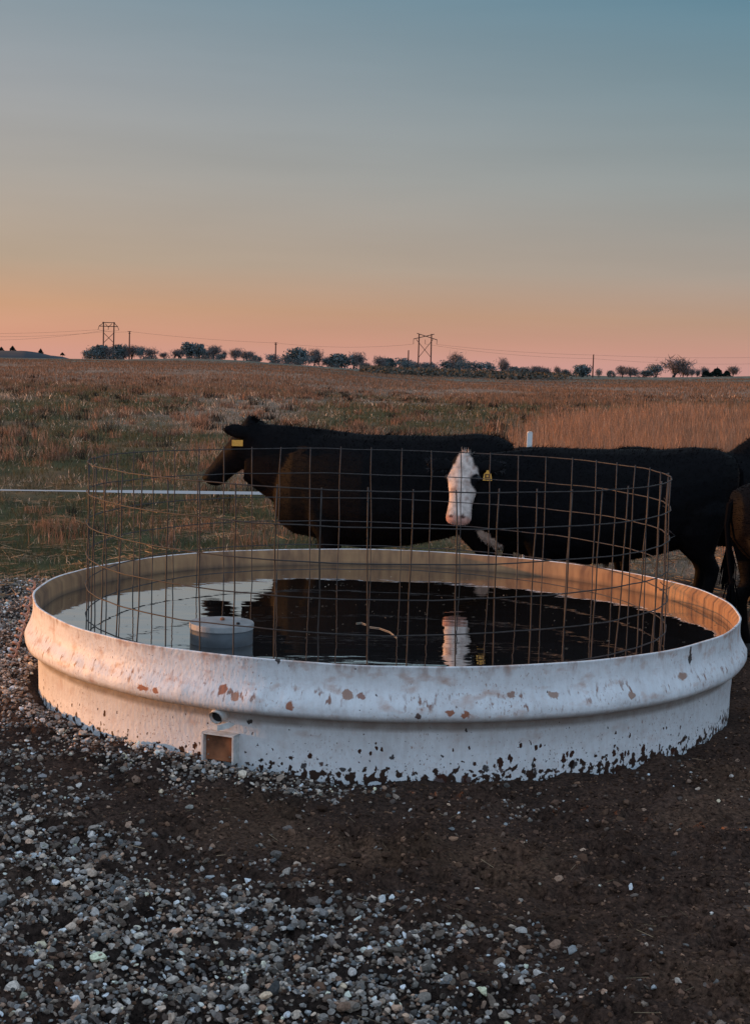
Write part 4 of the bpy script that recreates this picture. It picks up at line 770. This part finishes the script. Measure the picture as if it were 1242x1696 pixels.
TREES = [  # px, height px, width px, kind, label
 (140, 13, 14, 'shrub', 'low bush at the left end of the tree line, left of the flat topped pylon'), (151, 17, 24, 'bushy', 'rounded green tree left of the flat topped pylon'), (161, 22, 20, 'leafy', 'taller tree with a forked top just left of the flat topped pylon'),
 (178, 19, 16, 'bare', 'thin tree seen between the two poles of the flat topped pylon'), (191, 23, 18, 'leafy', 'dark upright tree behind the right pole of the flat topped pylon'), (202, 12, 14, 'bare', 'small bare tree between the flat topped pylon and its neighbouring pole'),
 (214, 22, 20, 'bare', 'tree wrapped round the foot of the pole right of the flat topped pylon'), (229, 20, 19, 'bushy', 'blunt topped dark tree right of the first single pole'), (248, 17, 18, 'bare', 'slim forked tree second to the right of the first single pole'), (267, 10, 12, 'bare', 'tiny bare tree standing in the gap before the tall dark pair'),
 (292, 14, 16, 'bare', 'faint bare tree behind the broken leaning trunk'), (309, 25, 17, 'leafy', 'tall dense dark tree, left one of the tall pair'), (323, 24, 15, 'leafy', 'tall rounded dark tree, right one of the tall pair'), (334, 15, 15, 'bushy', 'low bush leaning beside the tall dark pair'), (348, 22, 18, 'bare', 'airy tall tree right of the tall dark pair'),
 (361, 9, 12, 'shrub', 'small shrub between the airy tree and the narrow spindly one'), (367, 15, 6, 'bare', 'narrow spindly tree right of the airy tall tree'), (384, 19, 20, 'bare', 'wide forked bare tree midway between the dark pair and the second pole'), (404, 15, 18, 'bare', 'low spreading bare tree left of the second pole'), (418, 10, 16, 'shrub', 'grey shrub low on the crest left of the second pole'),
 (446, 14, 20, 'bushy', 'rounded bush touching the left side of the second single pole'), (465, 13, 18, 'bushy', 'dark bush touching the right side of the second single pole'), (488, 26, 24, 'leafy', 'tall ragged dark tree right of the second single pole'), (503, 15, 24, 'bushy', 'dense low bush between the ragged tree and the fan shaped one'), (514, 27, 18, 'bare', 'fan shaped bare tree rising above the bushes left of centre'),
 (524, 14, 24, 'bushy', 'dense low bush right of the fan shaped bare tree'), (542, 17, 17, 'bare', 'stubby forked tree in a gap left of the broad tree'), (539, 12, 18, 'bushy', 'dark bush under the stubby forked tree'), (560, 22, 24, 'leafy', 'broad rounded tree at the right end of the left tree line'), (579, 26, 28, 'bare', 'big spreading tree with bare limbs ending the left tree line'), (598, 11, 14, 'bare', 'twiggy sapling just past the big spreading tree'),
 (620, 23, 16, 'bare', 'bare tree at the left start of the middle tree line'), (636, 20, 18, 'leafy', 'dark tree second in the middle tree line'), (654, 21, 24, 'bushy', 'wide bushy tree left of the short single pole'), (670, 17, 18, 'bushy', 'bush right against the short single pole'), (688, 16, 22, 'bushy', 'low dense bush behind the left pole of the crossed arm pylon'),
 (706, 16, 20, 'bushy', 'low dense bush between the poles of the crossed arm pylon'), (728, 20, 20, 'bushy', 'dark bush right of the crossed arm pylon'), (745, 34, 20, 'bare', 'tallest tree right of the crossed arm pylon, round topped and bare'), (757, 22, 18, 'bushy', 'dark bush under the right side of the round topped tree'), (775, 21, 26, 'bushy', 'broad dark bush in the middle of the thicket right of the pylon'), (797, 19, 24, 'bushy', 'flat topped dark bush towards the right of the thicket'),
 (822, 27, 17, 'bare', 'flat topped bare tree standing above the end of the thicket'), (838, 14, 20, 'shrub', 'low dark shrub right below the flat topped bare tree'), (860, 14, 22, 'shrub', 'low dark shrub tapering off the thicket'), (882, 16, 18, 'bare', 'twiggy bare tree at the tapering end of the thicket'), (895, 14, 12, 'bare', 'small twiggy tree at the very end of the thicket'),
 (912, 17, 9, 'bare', 'slim leaning bare tree alone right of the thicket'), (926, 12, 12, 'bushy', 'small round dark tree beside the slim leaning one'), (945, 13, 12, 'bare', 'pale small tree left of the round tree by the last pole'), (957, 19, 19, 'leafy', 'round tree left of the last single pole'), (983, 14, 11, 'bushy', 'dark bush round the foot of the last single pole'),
 (1003, 11, 13, 'shrub', 'small round bush right of the last single pole'), (1021, 18, 16, 'bare', 'thin bare tree, left one of two joined crowns'), (1035, 16, 18, 'bare', 'bare tree, right one of two joined crowns'), (1056, 11, 24, 'shrub', 'long low scrubby bush before the big spreading tree at the right'), (1078, 21, 25, 'bushy', 'mid sized bushy tree left of the biggest tree on the right'), (1104, 32, 36, 'bare', 'biggest tree on the right of the skyline, wide with bare limbs'),
 (1121, 18, 12, 'bare', 'slender tree hugging the biggest tree on its right'), (1128, 11, 7, 'bare', 'first of the row of small thin trees near the right'), (1136, 13, 8, 'bare', 'second of the row of small thin trees near the right'), (1144, 12, 8, 'bare', 'third of the row of small thin trees near the right'), (1157, 16, 12, 'bare', 'bare crown showing above the first dark cedar'), (1160, 9, 13, 'cedar', 'low dark cedar under a bare crown'),
 (1177, 13, 18, 'cedar', 'widest dark cedar near the right end of the skyline'), (1193, 9, 11, 'cedar', 'small pointed dark cedar near the right end'), (1203, 16, 13, 'bare', 'last tree on the right, bare and fan shaped beside the pointed cedar')]
cnt = {}
for px, h_, w_, k, lab in TREES:
    q = cnt.get(k, 0); cnt[k] = q + 1; cme, tme = PRO[k][q % len(PRO[k])]; Dt = 620 + (q * 37 % 30) - 5; b = base_at(px, Dt); r = empty('cedar_tree' if k == 'cedar' else 'shrub' if k == 'shrub' else 'tree', tuple(b)); tag(r, lab, 'shrub' if k == 'shrub' else 'tree', 'trees along the skyline')
    m_ = Dt / FPX; r.scale = (w_ * m_ * .95, w_ * m_ * .95, (h_ + 1.2) * m_); r.rotation_euler = (0, 0, q * 1.7)
    for nm, me in (('crown', cme), ('trunk', tme)): link(nm, me, None, r)
# brush and saplings under the trees
n = 26000; px = rng.uniform(130, 960, n); dd = rng.uniform(600, 660, n); x = (px - 621) / FPX * dd
ok = sst(vn(px, px * 0, 14, 261, 3), .35, .6) * np.interp(px, [130, 150, 240, 275, 300, 360, 430, 445, 600, 612, 618, 640, 850, 930, 960], [0, .9, .8, .15, .5, .7, .4, .8, .8, .05, .3, 1, 1, .3, 0]); k = rng.random(n) < ok; px, dd, x, ok = px[k], dd[k], x[k], ok[k]; n = len(x)
top = np.interp(px, [130, 160, 270, 330, 440, 600, 640, 850, 960], [1.5, 2.6, 1.2, 2.2, 2., 3.2, 3.6, 2.4, .9]) * (.5 + vn(px, dd * 0, 6, 263, 3)); c_ = np.stack([x, dd, gz(x, dd) + rng.random(n) ** 1.2 * top], -1)
u_ = rng.normal(size=(n, 3)); u_[:, 2] += .8; u_ /= np.linalg.norm(u_, axis=1)[:, None]; v_ = np.cross(u_, rng.normal(size=(n, 3))); v_ /= np.linalg.norm(v_, axis=1)[:, None]; kk = rng.uniform(.12, .4, (n, 1))
o = link('brush', mesh('brush', np.stack([c_ - u_ * kk * 1.6, c_ + v_ * kk * .5, c_ + u_ * kk * 1.6, c_ - v_ * kk * .5], 1).reshape(-1, 3), np.arange(n * 4).reshape(-1, 4), np.repeat(mixc(np.array([.07, .09, .095]), np.array([.12, .10, .09]), rng.random(n)), 4, 0)), m_leaf); tag(o, 'tangled brush growing under the skyline trees', kind='stuff')
# broken trunk on the crest
b = base_at(295, 600); tk = MB().tube([rel(b, 301, 593, 600), rel(b, 297, 589.5, 600), rel(b, 291.5, 586, 600)], [.35, .5, .45], 7); tk.tube([rel(b, 291.5, 586, 600), rel(b, 289.5, 593, 600)], [.4, .3], 7); o = tk.build('broken_trunk', mat('dark_trunk', (.015, .013, .014), .9), loc=tuple(b)); tag(o, 'dark broken tree trunk leaning over on the crest left of the tall pair', 'tree trunk')
# low scrub on the bank below the middle tree line
SV = []; SCc = []; n = 16000; px = rng.uniform(590, 960, n); dd = rng.uniform(300, 470, n); x = (px - 621) / FPX * dd; z = gz(x, dd); cl_ = vn(x, dd * .6, 7, 241, 3); k = rng.random(n) < sst(cl_, .3, .6) * (1 - sst(px, 860, 960)); x, dd, z, cl_ = x[k], dd[k], z[k], cl_[k]; n = len(x)
c_ = np.stack([x, dd, z + rng.random(n) * (.4 + 1.6 * cl_)], -1); u_ = rng.normal(size=(n, 3)); u_ /= np.linalg.norm(u_, axis=1)[:, None]; v_ = np.cross(u_, rng.normal(size=(n, 3))); v_ /= np.linalg.norm(v_, axis=1)[:, None]; kk = rng.uniform(.15, .4, (n, 1))
o = link('scrub', mesh('scrub', np.stack([c_ - u_ * kk, c_ + v_ * kk, c_ + u_ * kk, c_ - v_ * kk], 1).reshape(-1, 3), np.arange(n * 4).reshape(-1, 4), np.repeat(mixc(np.array([.05, .055, .045]), np.array([.12, .10, .08]), rng.random(n)), 4, 0)), m_leaf); tag(o, 'low grey green scrub on the bank below the middle trees', kind='stuff')
# far hill at the left edge
HD = 1500; hx = np.linspace(-420, 112, 120); prof_h = np.interp(hx, [-420, -200, -60, 0, 35, 60, 80, 100, 112], [0, 5, 9.5, 11.5, 12.5, 10, 5, 3.5, 0]) + (vn(hx, hx * 0, 9, 251, 3) - .5) * 1.0; V = []; nk = 14
for q in range(len(hx)):
    for s in range(nk):
        f = s / (nk - 1); xx_ = (hx[q] - 621) / FPX * (HD + 260 * (f - .5)); V.append((xx_, HD + 260 * (f - .5), -6.0 + (prof_h[q] * .85 * HD / FPX + 7.7) * math.sin(math.pi * f) ** .5))
F = [(q * nk + s, (q + 1) * nk + s, (q + 1) * nk + s + 1, q * nk + s + 1) for q in range(len(hx) - 1) for s in range(nk - 1)]
o = link('hills', mesh('hills', V, F, smooth=True), mat('hill_grass', (.022, .030, .038), .95, noise=(.02, .6, 1.4))); o['kind'] = 'structure'
for px, py, h_, w_, lab in ((3, 580, 5, 6, 'small dark bush on the far hill right at the left edge'), (21.5, 579.5, 6, 6.5, 'pointed dark bush on top of the far hill'), (68, 584, 6, 5.5, 'dark bush on the right slope of the far hill'), (104, 587, 3, 5, 'dark bush at the right foot of the far hill')):
    b = at(px, py, HD); r = empty('shrub', tuple(b - [0, 0, 1.2])); tag(r, lab, 'shrub', 'bushes on the far hill'); r.scale = (w_ * HD / FPX, w_ * HD / FPX, h_ * HD / FPX + 1.2)
    for nm, me in (('crown', PRO['cedar'][0][0]), ('trunk', PRO['cedar'][0][1])): link(nm, me, None, r)
